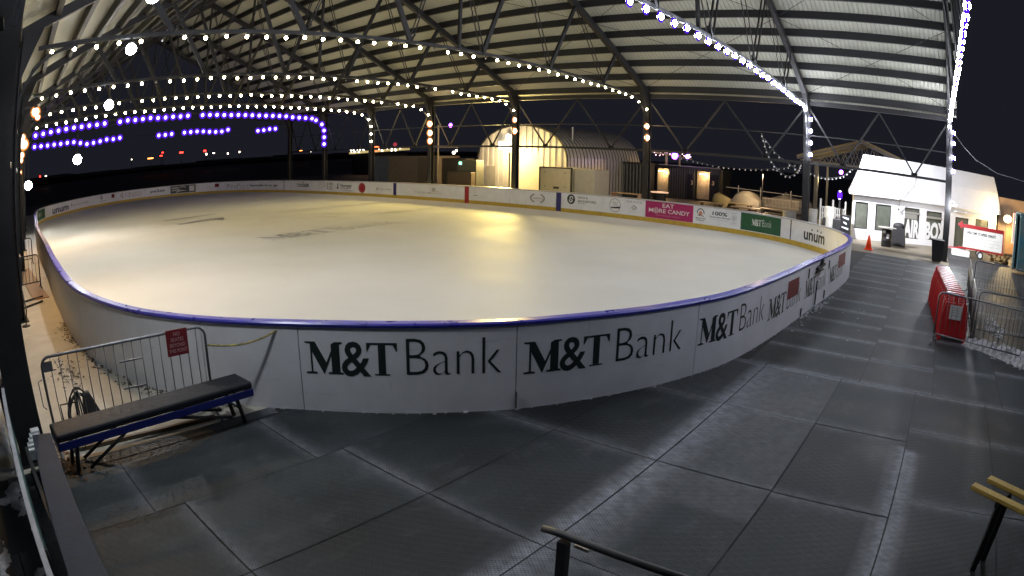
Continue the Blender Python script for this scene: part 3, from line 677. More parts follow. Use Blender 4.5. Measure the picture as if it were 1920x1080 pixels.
# ------------------------------------------------------------------ festoon lights
col_bulb = [(.86,.88,1.0), (.87,.89,1.0), (1.0,.86,.52), (1.0,.83,.46), (1,.83,.46), (1,.86,.55), (.85,.62,1.0), (.85,.62,1.0)]
pw = [175, 160, 48, 46, 54, 66, 3.4, 3.4]
rad_b = [.085, .085, .050, .056, .062, .068, .12, .12]
spc = [.78, .76, .63, .63, .66, .68, .62, .60]
names = ['first', 'second', 'third', 'fourth', 'fifth', 'sixth', 'seventh', 'eighth']
descr = ['dazzling white', 'bright white violet haloed', 'soft white', 'soft white', 'small white', 'small white', 'purple', 'purple drooping']
socket = M['black']
for i, y in enumerate(YC):
    xl = XL(y); W = XR-xl
    st = thing('string_light', 'string of %s bulbs along the %s truss counted from the near gable' % (descr[i], names[i]), 'string lights', 'string lights under the roof trusses')
    gm = glow('bulb_glow_%d' % i, col_bulb[i], pw[i]); vm = glow('violet_halo_%d' % i, (.13,.02,1.0), .62 if i > 1 else .6, False)
    bm_ = MB(); rb_ = rad_b[i]; bm_.ball((0,0,0), rb_, 10, 6, (1,1,1.05)); bm_.cur = 1
    bm_.lathe([(.02,rb_*.9),(.028,rb_*1.15),(.028,rb_*1.9),(.012,rb_*2.1)], (0,0,0), 8)
    mats_ = [gm, socket]
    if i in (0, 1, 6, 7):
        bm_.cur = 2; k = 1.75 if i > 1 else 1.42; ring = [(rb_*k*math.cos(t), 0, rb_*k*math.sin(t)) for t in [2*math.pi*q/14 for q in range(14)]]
        bm_.tube(ring, rb_*(.62 if i > 1 else .36), 6, True); mats_.append(vm)  # glowing violet ring imitates the lens halo around the bulb
    proto = bm_.build('bulb', mats_, st, smooth=True)
    def zz(x):
        u = (x-xl-.6)/(W-1.2); z = botz(u)-.16
        if i == 7:
            tb_ = [(4.6,5.68),(6.7,5.67),(8.7,5.64),(9.86,5.37),(11.56,5.6),(13.0,5.65),(16.4,5.58),(19,5.72),(21,5.68),(22.06,5.55),(23.6,5.85),(25.8,5.55),(28,5.68)]
            z = tb_[-1][1]
            for (xa_, za_), (xb_, zb_) in zip(tb_, tb_[1:]):
                if xa_ <= x <= xb_: z = za_+(zb_-za_)*(x-xa_)/(xb_-xa_)
        return z
    pts = []; x = 6.6 if i == 0 else xl+1.0; first = True
    cord = [(xl+.25, y, 5.2), (xl+.5, y, 5.75)] if i else [(6.0, y, 6.7)]
    xe = XR-1.25
    while x < xe:
        dz = R.uniform(-.03, .03); dead = (i in (2, 3, 4) and R.random() < .07)
        if i == 6 and (10.3 < x < 10.95 or 16.9 < x < 17.9): x += spc[i]; continue
        if i == 7 and (13.1 < x < 16.2 or 17.8 < x < 18.6 or 23.2 < x < 25.6): x += spc[i]; continue
        pts.append((x, y, zz(x)+dz, dead)); cord.append((x, y, zz(x)+.1)); x += spc[i]
    # drop down along the right column
    if i < 7:
        dr = [(XR-.95, 6.0), (XR-.5, 5.65), (XR-.27, 5.15), (XR-.24, 4.6), (XR-.24, 4.05)]
        if i == 0: dr = [(XR-.9, 5.95), (XR-.45, 5.75), (XR-.24, 5.3), (XR-.24, 4.65), (XR-.24, 4.05)]
        if i == 1: dr = [(XR-1.0, 6.15), (XR-.6, 6.0), (XR-.24, 5.6), (XR-.24, 5.05), (XR-.24, 4.5), (XR-.24, 3.95)]
        if i in (2, 3, 4): dr = dr[:2]
        for xx, z in dr: pts.append((xx, y-.0, z, False)); cord.append((xx, y, z+.1))
    if i in (0, 1): yy = y-.0
    for k, (x, y_, z, dead) in enumerate(pts):
        o = proto if k == 0 else proto.copy()
        if k: col.objects.link(o)
        o.location = (x, y_-.22 if (x > XR-.6) else y_, z)
        if dead:
            if 'dead' not in M:
                dm = MB(); dm.ball((0,0,0), .03, 8, 5); dm.cur = 1; dm.lathe([(.02,.03),(.024,.05),(.02,.11)], (0,0,0), 8)
                M['dead'] = dm.build('bulb', [mat('unlit_bulb_glass', (.35,.35,.38), .15, 0, 0), socket], st)
                M['dead'].location = o.location; od = M['dead']
            else:
                od = M['dead'].copy(); col.objects.link(od); od.parent = st; od.location = o.location
            if k: bpy.data.objects.remove(o)
    c = MB(); c.tube(cord, .014, 5); c.build('cord', M['cable'], st)
    # left column drops glow warm
# ------------------------------------------------------------------ warm column lamps
warm = glow('warm_lamp_glow', (1.0,.74,.50), 5, False); warmhi = glow('warm_lamp_core', (1.0,.78,.52), 6, False); warmhalo = glow('orange_lamp_halo', (1.0,.30,.06), .8, False)
def add_light(name, kind, loc, power, color, parent=None, size=.1, rot=None, spot=None, blend=.5):
    ld = bpy.data.lights.new(name, kind); ld.energy = power; ld.color = color
    if kind in ('POINT', 'SPOT'): ld.shadow_soft_size = size
    if kind == 'SPOT': ld.spot_size = spot; ld.spot_blend = blend
    if kind == 'AREA': ld.size = size
    o = bpy.data.objects.new(name, ld); col.objects.link(o); o.location = loc
    if rot is not None: o.rotation_euler = rot
    if parent: o.parent = parent
    return o
def look(a, b): return (Vector(b)-Vector(a)).to_track_quat('-Z', 'Y').to_euler()
def column_lamp(loc, r, sx, label, power=25, c=(1,.6,.28), aim=-1):
    t = thing('column_lamp', label, 'lamp', 'warm globe lamps on the columns', loc=loc)
    b = MB(); b.ball((0,0,0), r, 14, 8); b.build('globe', warm if power < 60 else warmhi, t, smooth=True)
    b = MB(); b.tube([(r*1.25*math.cos(q), 0, r*1.25*math.sin(q)) for q in [2*math.pi*k/16 for k in range(16)]], r*.26, 6, True); b.build('halo_ring', warmhalo, t, smooth=True)  # orange glowing ring modelled as the glare halo of the globe
    a = MB(); a.lathe([(.05,r*.8),(.06,r*1.2),(.03,r*1.5)], (0,0,0), 10); a.bar((0,0,r*1.3), (sx*.3,0,r*1.35), .03, .03); a.build('bracket', M['black'], t)
    if sx > 0: add_light('lamp_or_added_light', 'POINT', (-sx*(r+.10), -.12, -.05), power, c, t, .05)
    else: add_light('lamp_or_added_light', 'SPOT', (-sx*(r+.10), -.12, -.05), power*1.3, c, t, .05, look((0,0,0), (.25,-.25,-1)), rad(140), .6)
    return t
wl = [((28.95, 30.3, 5.05), .17, 1, 'highest warm globe lamp on the fifth column behind the boards', 18), ((28.98, 30.3, 4.45), .17, 1, 'middle warm globe lamp on the fifth column behind the boards', 18), ((29.0, 30.3, 3.92), .16, 1, 'lowest warm globe lamp on the fifth column behind the boards', 18),
      ((28.95, 23.3, 5.10), .13, 1, 'warm globe lamp high on the column in front of the arched hut', 18), ((28.97, 23.3, 4.45), .15, 1, 'lower warm globe lamp on the column in front of the arched hut', 18),
      ((28.9, 14.8, 4.78), .13, 1, 'upper of two warm globe lamps on the column before the dark container', 18), ((28.95, 14.8, 4.2), .14, 1, 'lower of two warm globe lamps on the column before the dark container', 18)]
for a in wl: column_lamp(*a)
for o_ in [o for o in bpy.data.objects if o.get('label', '').startswith('lower of two warm globe lamps')]:
    add_light('lamp_or_added_light', 'SPOT', (.0, .32, 0), 1500, (1,.84,.58), o_, .06, look((28.95,15.12,4.2),(41,25.4,2.6)), rad(46), .6)  # added spot beside the globe, put in to light the hut's barrel ribs
lw = [((1.55, 15.3, 4.75), .10, 'topmost orange lamp in the cluster on the far left column', 240), ((1.62, 15.3, 4.62), .06, 'small orange lamp just below the topmost one on the far left column', 10), ((2.32, 29.6, 5.15), .15, 'orange lamp in the middle of the cluster on the far left column', 60), ((2.42, 29.6, 4.85), .20, 'largest orange lamp low in the cluster on the far left column', 260), ((2.30, 29.6, 4.38), .13, 'orange lamp under the largest one on the far left column', 25), ((2.26, 29.6, 4.15), .11, 'small orange lamp near the bottom of the far left cluster', 15), ((2.2, 29.6, 3.62), .10, 'lowest pinkish lamp on the far left column', 12)]
for loc, r, lab, p_ in lw: column_lamp(loc, r, -1, lab, p_*1.2, (1,.58,.22))
# ------------------------------------------------------------------ hanging floodlights
fl = [((1.94, 6.41, 4.98), 'topmost white floodlight, half cut off by the frame', 160, .085), ((4.10, 15.0, 6.08), 'second highest white floodlight, hanging by the third truss', 420, .15), ((5.63, 23.5, 5.62), 'white floodlight among the bulbs, third from the top', 260, .20), ((5.61, 30.55, 3.88), 'white floodlight on a long rod, fourth from the top', 150, .24), ((3.35, 36.8, 2.94), 'lowest white floodlight close to the rink corner', 60, .26)]
flm = glow('floodlight_glow', (.93,.97,1.0), 70, False)
for (x, y, z), lab, p_, r in fl:
    t = thing('floodlight', lab, 'floodlight', 'white floodlights hanging on the left side', loc=(x, y, z))
    b = MB(); b.ball((0,0,0), r, 16, 9, (1,1,.95)); b.build('globe', flm, t, smooth=True)
    k = MB(); k.lathe([(r*.35,r*.85),(r*.45,r*1.1),(r*.2,r*1.35)], (0,0,0), 12); zt = botz((x-XL(y))/(XR-XL(y)))-z if True else 0
    k.tube([(0,0,r*1.2), (0,0,zt)], .012, 6); k.build('hanger_rod', M['steel'], t)
    add_light('flood_light', 'SPOT', (.0, 0, -r-.12), p_, (.93,.96,1.0), t, .10, (0,0,0), rad(150), .6)

exec_rest = True

# ------------------------------------------------------------------ crowd barriers
def barrier_part_meshes(L, h, nb):
    fr = MB(); r = .12
    pts = [(0, 0, .12)]
    for k in range(7):
        t = math.pi/2*k/6; pts.append((r-r*math.cos(t), 0, h-r+r*math.sin(t)))
    for k in range(7):
        t = math.pi/2*k/6; pts.append((L-r+r*math.sin(t), 0, h-r+r*math.cos(t)))
    pts.append((L, 0, .12)); fr.tube(pts, .019, 8); fr.tube([(0, 0, .2), (L, 0, .2)], .016, 8)
    bars = MB()
    for k in range(1, nb+1):
        x = L*k/(nb+1); bars.tube([(x, 0, .2), (x, 0, h-.005)], .0075, 6)
    return fr, bars
def barrier(label, loc, rz, L=2.3, h=1.1, nb=17, group='crowd control barriers', m=None):
    t = thing('crowd_barrier', label, 'barrier', group, loc=loc, rz=rz)
    fr, bars = barrier_part_meshes(L, h, nb); fr.build('frame', m or M['steel2'], t, smooth=True); bars.build('bars', m or M['steel2'], t, smooth=True)
    for x in (.0, L):
        f = MB(); f.tube([(x, 0, .2), (x, 0, .06)], .02, 8); f.tube([(x, -.26, .0), (x, -.22, .03), (x, 0, .07), (x, .22, .03), (x, .26, .0)], .017, 7); f.build('foot', m or M['steel2'], t, smooth=True)
    return t
bl = barrier('steel crowd barrier behind the padded bench, with a dark red sign on its top corner', (.60, 7.22, 0), math.atan2(-.12, 2.3), 2.32, 1.17, 17)
x_ = MB(); x_.box(.02, .15, -.02, .02, 1.0, 1.12); x_.tube([(-.03,0,.92),(-.09,0,.90),(-.09,0,.60),(-.05,0,.56)], .008, 6); x_.build('hook_plate', M['steel2'], bl)
x_ = MB()
for z0 in (.93, .60): x_.box(1.08, 1.40, -.03, -.012, z0, z0+.018)
x_.build('number_plate_rail', M['steel2'], bl)
nosk = thing('hanging_sign', 'dark red sign reading no skates beyond this point, hung on the crowd barrier', 'sign', loc=(2.36, 7.105, .90), rz=math.atan2(-.12, 2.3))
x_ = MB(); x_.box(0, .30, -.006, .006, -.02, .30); x_.build('sign_board', M['dkred'], nosk)
SP = mat('pink_sign_print', (.48,.30,.30), .5, 0, 0)
for q, tx in enumerate(('NO', 'SKATES', 'BEYOND', 'THIS POINT')):
    wq = (.3, .6, .72, .86)[q]; v, f = fit_text(tx, .15-.15*wq, .15+.15*wq, .225-.068*q, .045, .012)
    p = MB(); p.v = [(a, -.009, b) for a, b in v]; p.f = list(f); p.mi = [0]*len(f); p.build('lettering', SP, nosk)
# chain rope from barrier to the boards
rp = MB(); A = Vector((2.93, 7.08, .93)); B = Vector((3.98, 6.62, 1.14)); pts = []
for k in range(25):
    t = k/24; q = A.lerp(B, t); q.z -= .12*math.sin(math.pi*t); pts.append(q)
for k in range(24):
    rp.cur = k % 2
    if k % 1 == 0: rp.tube([pts[k], pts[k+1]], .013, 6)
rp.cur = 0; rp.tube([B, B+Vector((.0,.02,-.05)), B+Vector((-.03,-.03,-.22))], .01, 6)
tag(rp.build('chain_rope', [M['rope'], M['rope']], None), 'yellow and black rope sagging from the crowd barrier to the blue cap rail', 'rope')
# ------------------------------------------------------------------ padded bench
be = thing('padded_bench', 'long black padded bench on a blue steel frame beside the crowd barrier', 'bench', loc=(.52, 6.44, 0), rz=math.atan2(.13, 2.75))
p = MB(); p.box(0, 2.76, 0, .44, .43, .52); p.build('seat_pad', M['vinyl'], be, .025)
p = MB(); p.box(.02, 2.74, -.005, .02, .34, .428); p.box(.02, 2.74, .42, .445, .34, .428); p.box(.0, .02, 0, .44, .34, .428); p.box(2.74, 2.765, 0, .44, .34, .428); p.build('frame', M['bluesteel'], be, .004)
p = MB()
for k in range(110): p.ball((.05+k*.0243, -.003, .434), .0055, 5, 4)
p.build('studs', M['black'], be)
for x0, s in ((.28, -1), (2.52, 1)):
    for yy in (.07, .37):
        p = MB(); p.tube([(x0, yy, .40), (x0+s*.05, yy, .22), (x0+s*.10, yy, .0)], .029, 8); p.lathe([(.03, 0), (.03, .03)], (x0+s*.10, yy, 0), 10); p.build('leg', M['black'], be, smooth=True)
    p = MB(); p.tube([(x0+s*.05, .07, .2), (x0+s*.05, .37, .2)], .014, 8); p.build('cross_bar', M['black'], be)
for yy in (.07, .37):
    for a, b in (((.36, yy, .03), (1.05, yy, .38)), ((2.44, yy, .12), (1.45, yy, .38))):
        p = MB(); p.tube([a, b], .021, 8); p.build('brace', M['black'], be, smooth=True)
p = MB(); p.tube([(.30+.05*math.cos(t), -.01, .35+.05*math.sin(t)) for t in [math.pi+math.pi*k/8 for k in range(9)]], .008, 6); p.build('pull_handle', M['black'], be)
# beam on slab behind bench, wire bag
p = MB(); p.bar((.75, 7.12, .03), (2.85, 6.98, .03), .05, .05); tag(p.build('timber_strip', mat('brown_timber_strip', (.14,.10,.06), .7), None), 'thin brown timber strip lying on the slab under the bench', 'timber strip')
bg_ = thing('cable_basket', 'wire basket of tangled cables with a black cloth, behind the bench', 'basket', loc=(1.15, 8.15, 0))
p = MB()
for k in range(9):
    a = R.uniform(0, math.pi); r = R.uniform(.14, .24); h = R.uniform(.28, .46)
    p.tube([(r*math.cos(a)*math.cos(t), r*math.sin(a)*math.cos(t), h*math.sin(t)) for t in [math.pi*q/10 for q in range(11)]], .011, 6)
p.tube([(-.3, 0, .02), (-.3, .02, .24), (-.02, .05, .22)], .012, 6); p.build('cables', M['cable'], bg_)
p = MB(); p.hexa([(.06,-.08,0),(.34,-.06,0),(.34,.18,0),(.06,.18,0),(.10,-.02,.33),(.20,-.02,.34),(.20,.10,.34),(.10,.10,.33)]); p.build('cloth', M['blackdark'], bg_, .03)
# leaf litter along the boards
lf = MB()
for i in range(620):
    if i < 330: s = R.uniform(0, 7.2); q = at(s, TH+abs(R.gauss(.05, .10)), 0)
    elif i < 470: q = Vector((R.gauss(1.35, .15), R.gauss(10.3, .5), 0))
    else: q = Vector((R.gauss(.62, .10), R.gauss(6.9, .22), 0))
    a = R.uniform(0, 6.28); r = R.uniform(.015, .05); tilt = R.uniform(-.5, .5); z = R.uniform(.006, .03)
    lf.cur = 0 if i < 470 else 1
    c, s_ = math.cos(a), math.sin(a)
    lf.face([(q.x+r*c, q.y+r*s_, z+r*tilt), (q.x-r*.5*s_, q.y+r*.5*c, z), (q.x-r*c, q.y-r*s_, z-r*tilt*.2), (q.x+r*.5*s_, q.y-r*.5*c, z+.008)])
tag(lf.build('leaf_litter', [M['leafd'], M['leaf']]), 'dead leaves and grit blown against the boards and bench', 'leaves', kind='stuff')
# ------------------------------------------------------------------ left side: plank bench, glass rail
pb = thing('frosted_ledge', 'grey frosted ledge on a dark frame at the foot of the dark column', 'ledge')
p = MB(); p.hexa([(.22,6.46,.56),(-.02,3.0,.56),(.32,3.0,.56),(.46,6.40,.56),(.22,6.46,.60),(-.02,3.0,.60),(.32,3.0,.60),(.46,6.40,.60)]); p.build('top_plank', M['plank'], pb, .008)
p = MB(); p.box(.08, .12, 3.1, 6.3, .3, .555); p.box(.25, .29, 3.1, 6.3, .3, .555)
for yy in (4.4, 6.2): p.box(.06, .40, yy, yy+.06, 0, .3)
p.build('frame', M['steel'], pb)
p = MB(); 
for k in range(5): p.box(.10+.03*k, .26+.02*k, 6.5+.05*k, 6.62+.05*k, .3+.03*k, .42+.03*k)
tag(p.build('folded_paper', M['paper'], None, .01), 'crumpled pale papers jammed between the column and the ledge', 'paper')
gf = thing('glass_fence', 'pale green glass fence with a white top rail beside the dark column', 'fence')
p = MB(); p.bar((.02, 8.8, .97), (-.10, 3.2, .97), .045, .035); p.build('top_rail', mat('white_rail', (.5,.52,.55), .4), gf)
p = MB(); p.bar((.02, 8.8, .60), (-.10, 3.2, .60), .02, .66); p.build('glass_panel', mat('green_glass_panel', (.13,.24,.22), .3, 0, .1, 3), gf)
for yy in (3.6, 5.4, 7.2, 8.7):
    p = MB(); p.box(-.09, -.05, yy, yy+.05, 0, .95); p.build('post', M['steel'], gf)
from mathutils import noise as NZ
def snowfield(name, label, fn, x0, x1, y0, y1, step):
    """height field kept only where fn gives snow"""
    p = MB(); nx = int((x1-x0)/step); ny = int((y1-y0)/step); idx = {}
    def vid(i, j):
        if (i, j) not in idx:
            x = x0+i*step+NZ.noise(Vector((i*.9, j*.9, 3)))*step*.5; y = y0+j*step+NZ.noise(Vector((i*.9, j*.9, 9)))*step*.5
            idx[(i, j)] = len(p.v); p.v.append((x, y, fn(x, y)))
        return idx[(i, j)]
    for i in range(nx):
        for j in range(ny):
            if max(fn(x0+(i+a)*step, y0+(j+b)*step) for a in (0, 1) for b in (0, 1)) > 0: p.f.append((vid(i,j), vid(i+1,j), vid(i+1,j+1), vid(i,j+1))); p.mi.append(0)
    return tag(p.build(name, M['snow'], None, smooth=True), label, 'snow', kind='stuff')
def f1(x, y):
    n = NZ.fractal(Vector((x*2.2, y*1.6, 5)), .8, 2.1, 5)
    return (n-.05)*.10-.012 if x < -.15 else -.05
snowfield('snow_patch', 'patchy old snow on the dark ground beyond the glass fence', f1, -3.0, -.12, 2.2, 10, .04)
# corridor furniture on the left
for k, (y0, y1, lb) in enumerate(((20.2, 22.6, 'nearest pale topped counter along the left side of the rink'), (23.6, 26.6, 'second pale topped counter along the left side of the rink'), (28.0, 32.5, 'farthest pale topped counter along the left side of the rink'))):
    dx = .093*(y0-20)
    t = thing('counter', lb, 'counter', 'counters beside the left boards')
    p = MB(); p.box(.98+dx, 1.42+dx, y0, y1, .86, .91); p.build('counter_top', mat('pale_counter_top_%d' % k, (.55,.45,.38), .5), t)
    p = MB(); p.box(1.02+dx, 1.38+dx, y0+.05, y1-.05, .0, .86); p.build('counter_base', M['black'], t)
p = MB(); p.box(1.5, 2.05, 17.4, 24.0, .0, .02); 
tag(p.build('wooden_ramp', mat('brown_ramp_board', (.30,.17,.10), .6, 0, .15, 5), None, .004), 'reddish brown boarded ramp in the passage left of the rink', 'ramp')
barrier('small dark crowd barrier set across the passage left of the rink', (.95, 19.1, 0), .1, 1.05, 1.0, 7, m=M['steel'])
barrier('farther dark crowd barrier across the passage left of the rink', (1.25, 25.2, 0), .08, 1.1, 1.0, 7, m=M['steel'])
p = MB(); p.bar((.9,16.3,.03),(1.75,16.9,.03),.06,.05); p.bar((.9,17.2,.03),(1.85,17.6,.03),.05,.05)
tag(p.build('ramp_edge_bar', M['black'], None), 'black edging bars lying across the slab before the brown ramp', 'bar')
p = MB(); p.tube([(.95,14.4,0),(1.02,14.45,.35),(1.0,14.9,.7),(.9,15.3,.75)], .02, 7); p.lathe([(.12,0),(.12,.02),(.02,.04)], (.95,14.4,0), 12)
tag(p.build('bent_stand', M['steel'], None), 'bent dark stand on a round foot beside the left column row', 'stand')
# ------------------------------------------------------------------ red barriers
def red_board():
    p = MB(); D = .026
    prof = [(-.37,.0),(-.30,.0),(-.27,.10),(.27,.10),(.30,.0),(.37,.0),(.36,.35),(.33,.62),(.28,.82),(.26,.85),(-.26,.85),(-.28,.82),(-.33,.62),(-.36,.35)]
    def ring(x, s=1): return [(x, a*s, .5+(z-.5)*s) for a, z in prof]
    i = len(p.v); secs = [ring(-D, .96), ring(-D*.6, 1), ring(D*.6, 1), ring(D, .96)]
    for s in secs: p.v += s
    k = len(prof)
    for q in range(3):
        for j in range(k): p.f.append((q*k+j, (q+1)*k+j, (q+1)*k+(j+1) % k, q*k+(j+1) % k)); p.mi.append(0)
    # fan caps (profile is concave at the feet, split into quads)
    for base, flip in ((0, 1), (3*k, 0)):
        qs = [(0,1,2,13),(2,3,10,11),(2,11,12,13),(3,4,5,6),(3,6,7,8),(3,8,9,10)]
        qs = [(0,1,2),(0,2,13),(13,2,12),(12,2,11),(11,2,3),(11,3,8),(10,11,8,9),(8,3,7),(7,3,6),(6,3,4,5)]
        for q in qs: p.f.append(tuple(base+v for v in (q if flip else q[::-1]))); p.mi.append(0)
    # moulded ribs and top grip slots as raised bars
    for yy in (-.14, 0, .14): p.box(-D-.008, -D+.01, yy-.02, yy+.02, .2, .56)
    return p
rbp = None
NR = 16
for k in range(NR):
    x = 13.72+k*.315; y = -.90+.0*k + (.34*(k/NR)) + R.uniform(-.015, .015)
    lab = 'red plastic barrier at the front of the stack, carrying a white notice' if k == 0 else ('red plastic barrier at the far end of the stack' if k == NR-1 else 'red plastic barrier nested in the stack behind the one with the white notice')
    t = thing('plastic_barrier', lab, 'barrier', 'stack of red plastic barriers', loc=(x, y, 0), rz=R.uniform(-.03, .03))
    if rbp is None:
        rbp = red_board().build('body', M['plastred'], t)
    else:
        o = rbp.copy(); col.objects.link(o); o.parent = t
    if k == 0: rts = MB(); rts.box(-.05, .05, -.23, .23, .965, 1.01); rts.box(-.03, .03, -.24, -.20, .84, .97); rts.box(-.03, .03, .20, .24, .84, .97); rts.box(-.025, .025, -.02, .02, .84, .97); rtp = rts.build('top_grip', M['plastred'], t)
    else: o = rtp.copy(); col.objects.link(o); o.parent = t
    if k == 0:
        p = MB(); p.box(-.078, -.072, -.15, .15, .50, .80); p.build('notice', M['paper'], t)
        p = MB(); 
        for zz_ in (.74, .69, .64, .58): p.box(-.0815, -.079, -.11, .11, zz_, zz_+.012)
        p.build('notice_print', M['inkg'], t)
# right crowd barriers
barrier('crowd barrier standing in front of the red plastic stack', (13.35, -.42, 0), math.atan2(-2.25, -.62), 2.4, 1.08, 18)
for k, (x, y, lb) in enumerate(((14.1, -1.42, 'barrier panel seen almost edge on just behind the red stack'), (16.5, -1.50, 'barrier panel seen edge on, second along the row beside the red stack'), (18.9, -1.62, 'barrier panel seen edge on, farthest of the row past the red stack'))):
    barrier(lb, (x, y, 0), -.04, 2.35, 1.08, 26)
barrier('wide mesh crowd barrier closing the yard in front of the sign trailer', (21.2, -1.95, 0), math.atan2(-2.3, -.55), 2.6, 1.08, 22)
barrier('low crowd barrier behind the snow heap at the frame edge', (14.6, -1.55, 0), math.atan2(-2.3, .02), 2.3, 1.06, 18)
def f2_(x, y):
    t = ((x-13.75)*(-1.1)+(y+1.35)*(-1.75))/4.27; t = max(0, min(1, t)); cx, cy2 = 13.75-1.1*t, -1.35-1.75*t
    d = math.hypot(x-cx, y-cy2); w2 = .17+.22*t
    lump = NZ.fractal(Vector((x*6, y*6, 2)), 1.0, 2.0, 4)
    h = (.16+.16*t)*max(0, 1-(d/w2)**2)+lump*.10*(1 if d < w2*1.5 else 0)-.02
    d2 = math.hypot((x-16.2)/1.3, (y+2.35)/.35)
    return max(h, lump*.10-.02 if d2 < 1 else -1)-.005
snowfield('snow_heap', 'lumpy heap of old snow under the crowd barrier on the right', f2_, 12.2, 17.6, -3.4, -1.0, .02)
# ------------------------------------------------------------------ near furniture at the frame bottom
tb = thing('timber_table', 'yellow timber slatted table top on dark legs cut off by the right frame edge', 'table')
d = Vector((-.30, -.54, 0)).normalized(); nrm_ = Vector((d.y, -d.x, 0))
for k, st0 in enumerate((Vector((5.17, -.93, .75)), Vector((5.38, -1.12, .75)))):
    a = st0; b = st0+d*1.9; p = MB(); p.bar(a, b, .095, .04); p.bar(a+Vector((0,0,-.03)), b+Vector((0,0,-.03)), .03, .02); p.build('slat', M['timber'], tb, .006)
for t0 in (.32, 1.5):
    c = Vector((5.27, -1.03, .71))+d*t0; p = MB(); p.bar(c-nrm_*.20, c+nrm_*.20, .05, .05); p.build('cross_rail', M['black'], tb)
    for s in (-.12, .12):
        q = c+nrm_*s; p = MB(); p.bar(q, Vector((q.x, q.y, 0)), .075, .06, (0,1,0)); p.build('leg', M['black'], tb)
hr = thing('handrail', 'grey steel handrail end with a square post at the bottom of the frame', 'handrail')
p = MB(); p.tube([(2.655, 1.86, .985), (2.65, 1.75, 1.0), (2.65, -.4, 1.0)], .024, 10); p.build('rail', mat('worn_grey_rail', (.07,.072,.078), .5, .3), hr, smooth=True)
p = MB(); p.box(2.60, 2.66, 1.66, 1.72, 0, .975); p.box(2.60, 2.66, -.3, -.24, 0, .975); p.build('post', M['black'], hr)
p = MB(); p.box(2.66, 2.70, 1.54, 1.64, .93, .95); p.build('clip', M['creampanel'], hr)

# ------------------------------------------------------------------ arched hut
hut = thing('arched_hut', 'arched corrugated metal hut with a glowing doorway and ribbed barrel roof', 'hut')
HX = 37.2; yc = 29.3; hw_ = 4.15
def arch(n=28):
    pr = [(-1, 0), (-1, 2.4)]
    for k in range(1, n):
        t = math.pi*k/n; pr.append((-math.cos(t), 2.4+2.85*math.sin(t)**.82))
    pr += [(1, 2.4), (1, 0)]
    return [(yc-a*hw_, z) for a, z in pr]   # starts at far (+y) side
A_ = arch()
p = MB()       # front wall with vertical ribs
top = {}
def arch_z(y):
    u = (y-yc)/hw_; u = max(-1, min(1, u)); return 2.4+2.85*math.sin(math.acos(u))**.82
N_ = 64
for k in range(N_):
    ya = yc-hw_+2*hw_*k/N_; yb = ya+2*hw_/N_; dx = .05 if k % 4 in (0, 1) else 0
    za, zb = arch_z(ya), arch_z(yb)
    if 27.5 < (ya+yb)/2 < 30.5: continue_z = 3.2
    else: continue_z = 0
    p.hexa([(HX-dx, ya, continue_z), (HX+.1, ya, continue_z), (HX+.1, yb, continue_z), (HX-dx, yb, continue_z), (HX-dx, ya, za), (HX+.1, ya, za), (HX+.1, yb, zb), (HX-dx, yb, zb)])
p.build('front_wall', M['hut'], hut)
p = MB(); p.box(HX+.3, HX+.35, 27.5, 30.5, 0, 3.2); p.build('doorway_panel', mat('cream_door', (.72,.66,.46), .5, 0, .05, 2), hut)
p = MB(); p.box(HX-.07, HX, 31.6, 32.6, 0, 2.15); p.build('door', M['greypanel'], hut, .01)
p = MB(); L_ = 10.5; ns = 46
for k in range(ns):
    xa = HX+.1+L_*k/ns; rr_ = 1.012 if k % 2 else 1.0
    for q in range(len(A_)-1):
        (y1_, z1_), (y2_, z2_) = A_[q], A_[q+1]
        f = lambda y, z: (yc+(y-yc)*rr_, z*rr_ if z > 2 else z)
        a = f(y1_, z1_); b = f(y2_, z2_)
        p.face([(xa, a[0], a[1]), (xa+L_/ns, a[0], a[1]), (xa+L_/ns, b[0], b[1]), (xa, b[0], b[1])])
p.build('barrel_roof', M['hut'], hut, smooth=False)
p = MB(); p.tube([(39, 26.0, 4.0), (39, 26.0, 5.2)], .10, 10); p.build('flue_pipe', M['steel2'], hut)
p = MB(); pr = None
for y, z in A_:
    if pr: p.bar((HX-.06, pr[0], pr[1]), (HX-.06, y, z), .08, .10)
    pr = (y, z)
p.build('arch_trim', M['steel'], hut)
hl = thing('entrance_floodlight', 'dazzling warm floodlight over the doorway of the arched hut', 'floodlight', loc=(36.75, 30.5, 3.75))
p = MB(); p.box(-.18, .10, -.42, .42, -.28, .28); p.build('lamp_head', glow('hut_lamp', (1,.85,.62), 8, False), hl, .06)
p = MB(); p.box(.10, .45, -.06, .06, -.06, .06); p.build('bracket', M['black'], hl)
add_light('hut_light', 'SPOT', (-.50, -.2, .0), 10500, (1.0,.74,.20), hl, .8, look((0,0,0), (-1,-.85,-.02)), rad(158), .9)
add_light('hut_wall_light', 'POINT', (-1.1, -.6, -.75), 640, (1.0,.72,.36), hl, .12)
p = MB(); p.ball((36.95, 30.3, 4.4), .2, 12, 7); hb = thing('bulkhead_lamp', 'second glowing lamp just above the hut floodlight', 'lamp'); p.build('globe', warmhi, hb); p = MB(); p.box(36.95, 37.2, 30.25, 30.35, 4.55, 4.62); p.build('bracket', M['black'], hb)
p = MB(); p.ball((36.9, 33.2, 2.15), .10, 10, 6); sb = thing('small_wall_lamp', 'small warm lamp at the left corner of the arched hut', 'lamp'); p.build('globe', warm, sb)
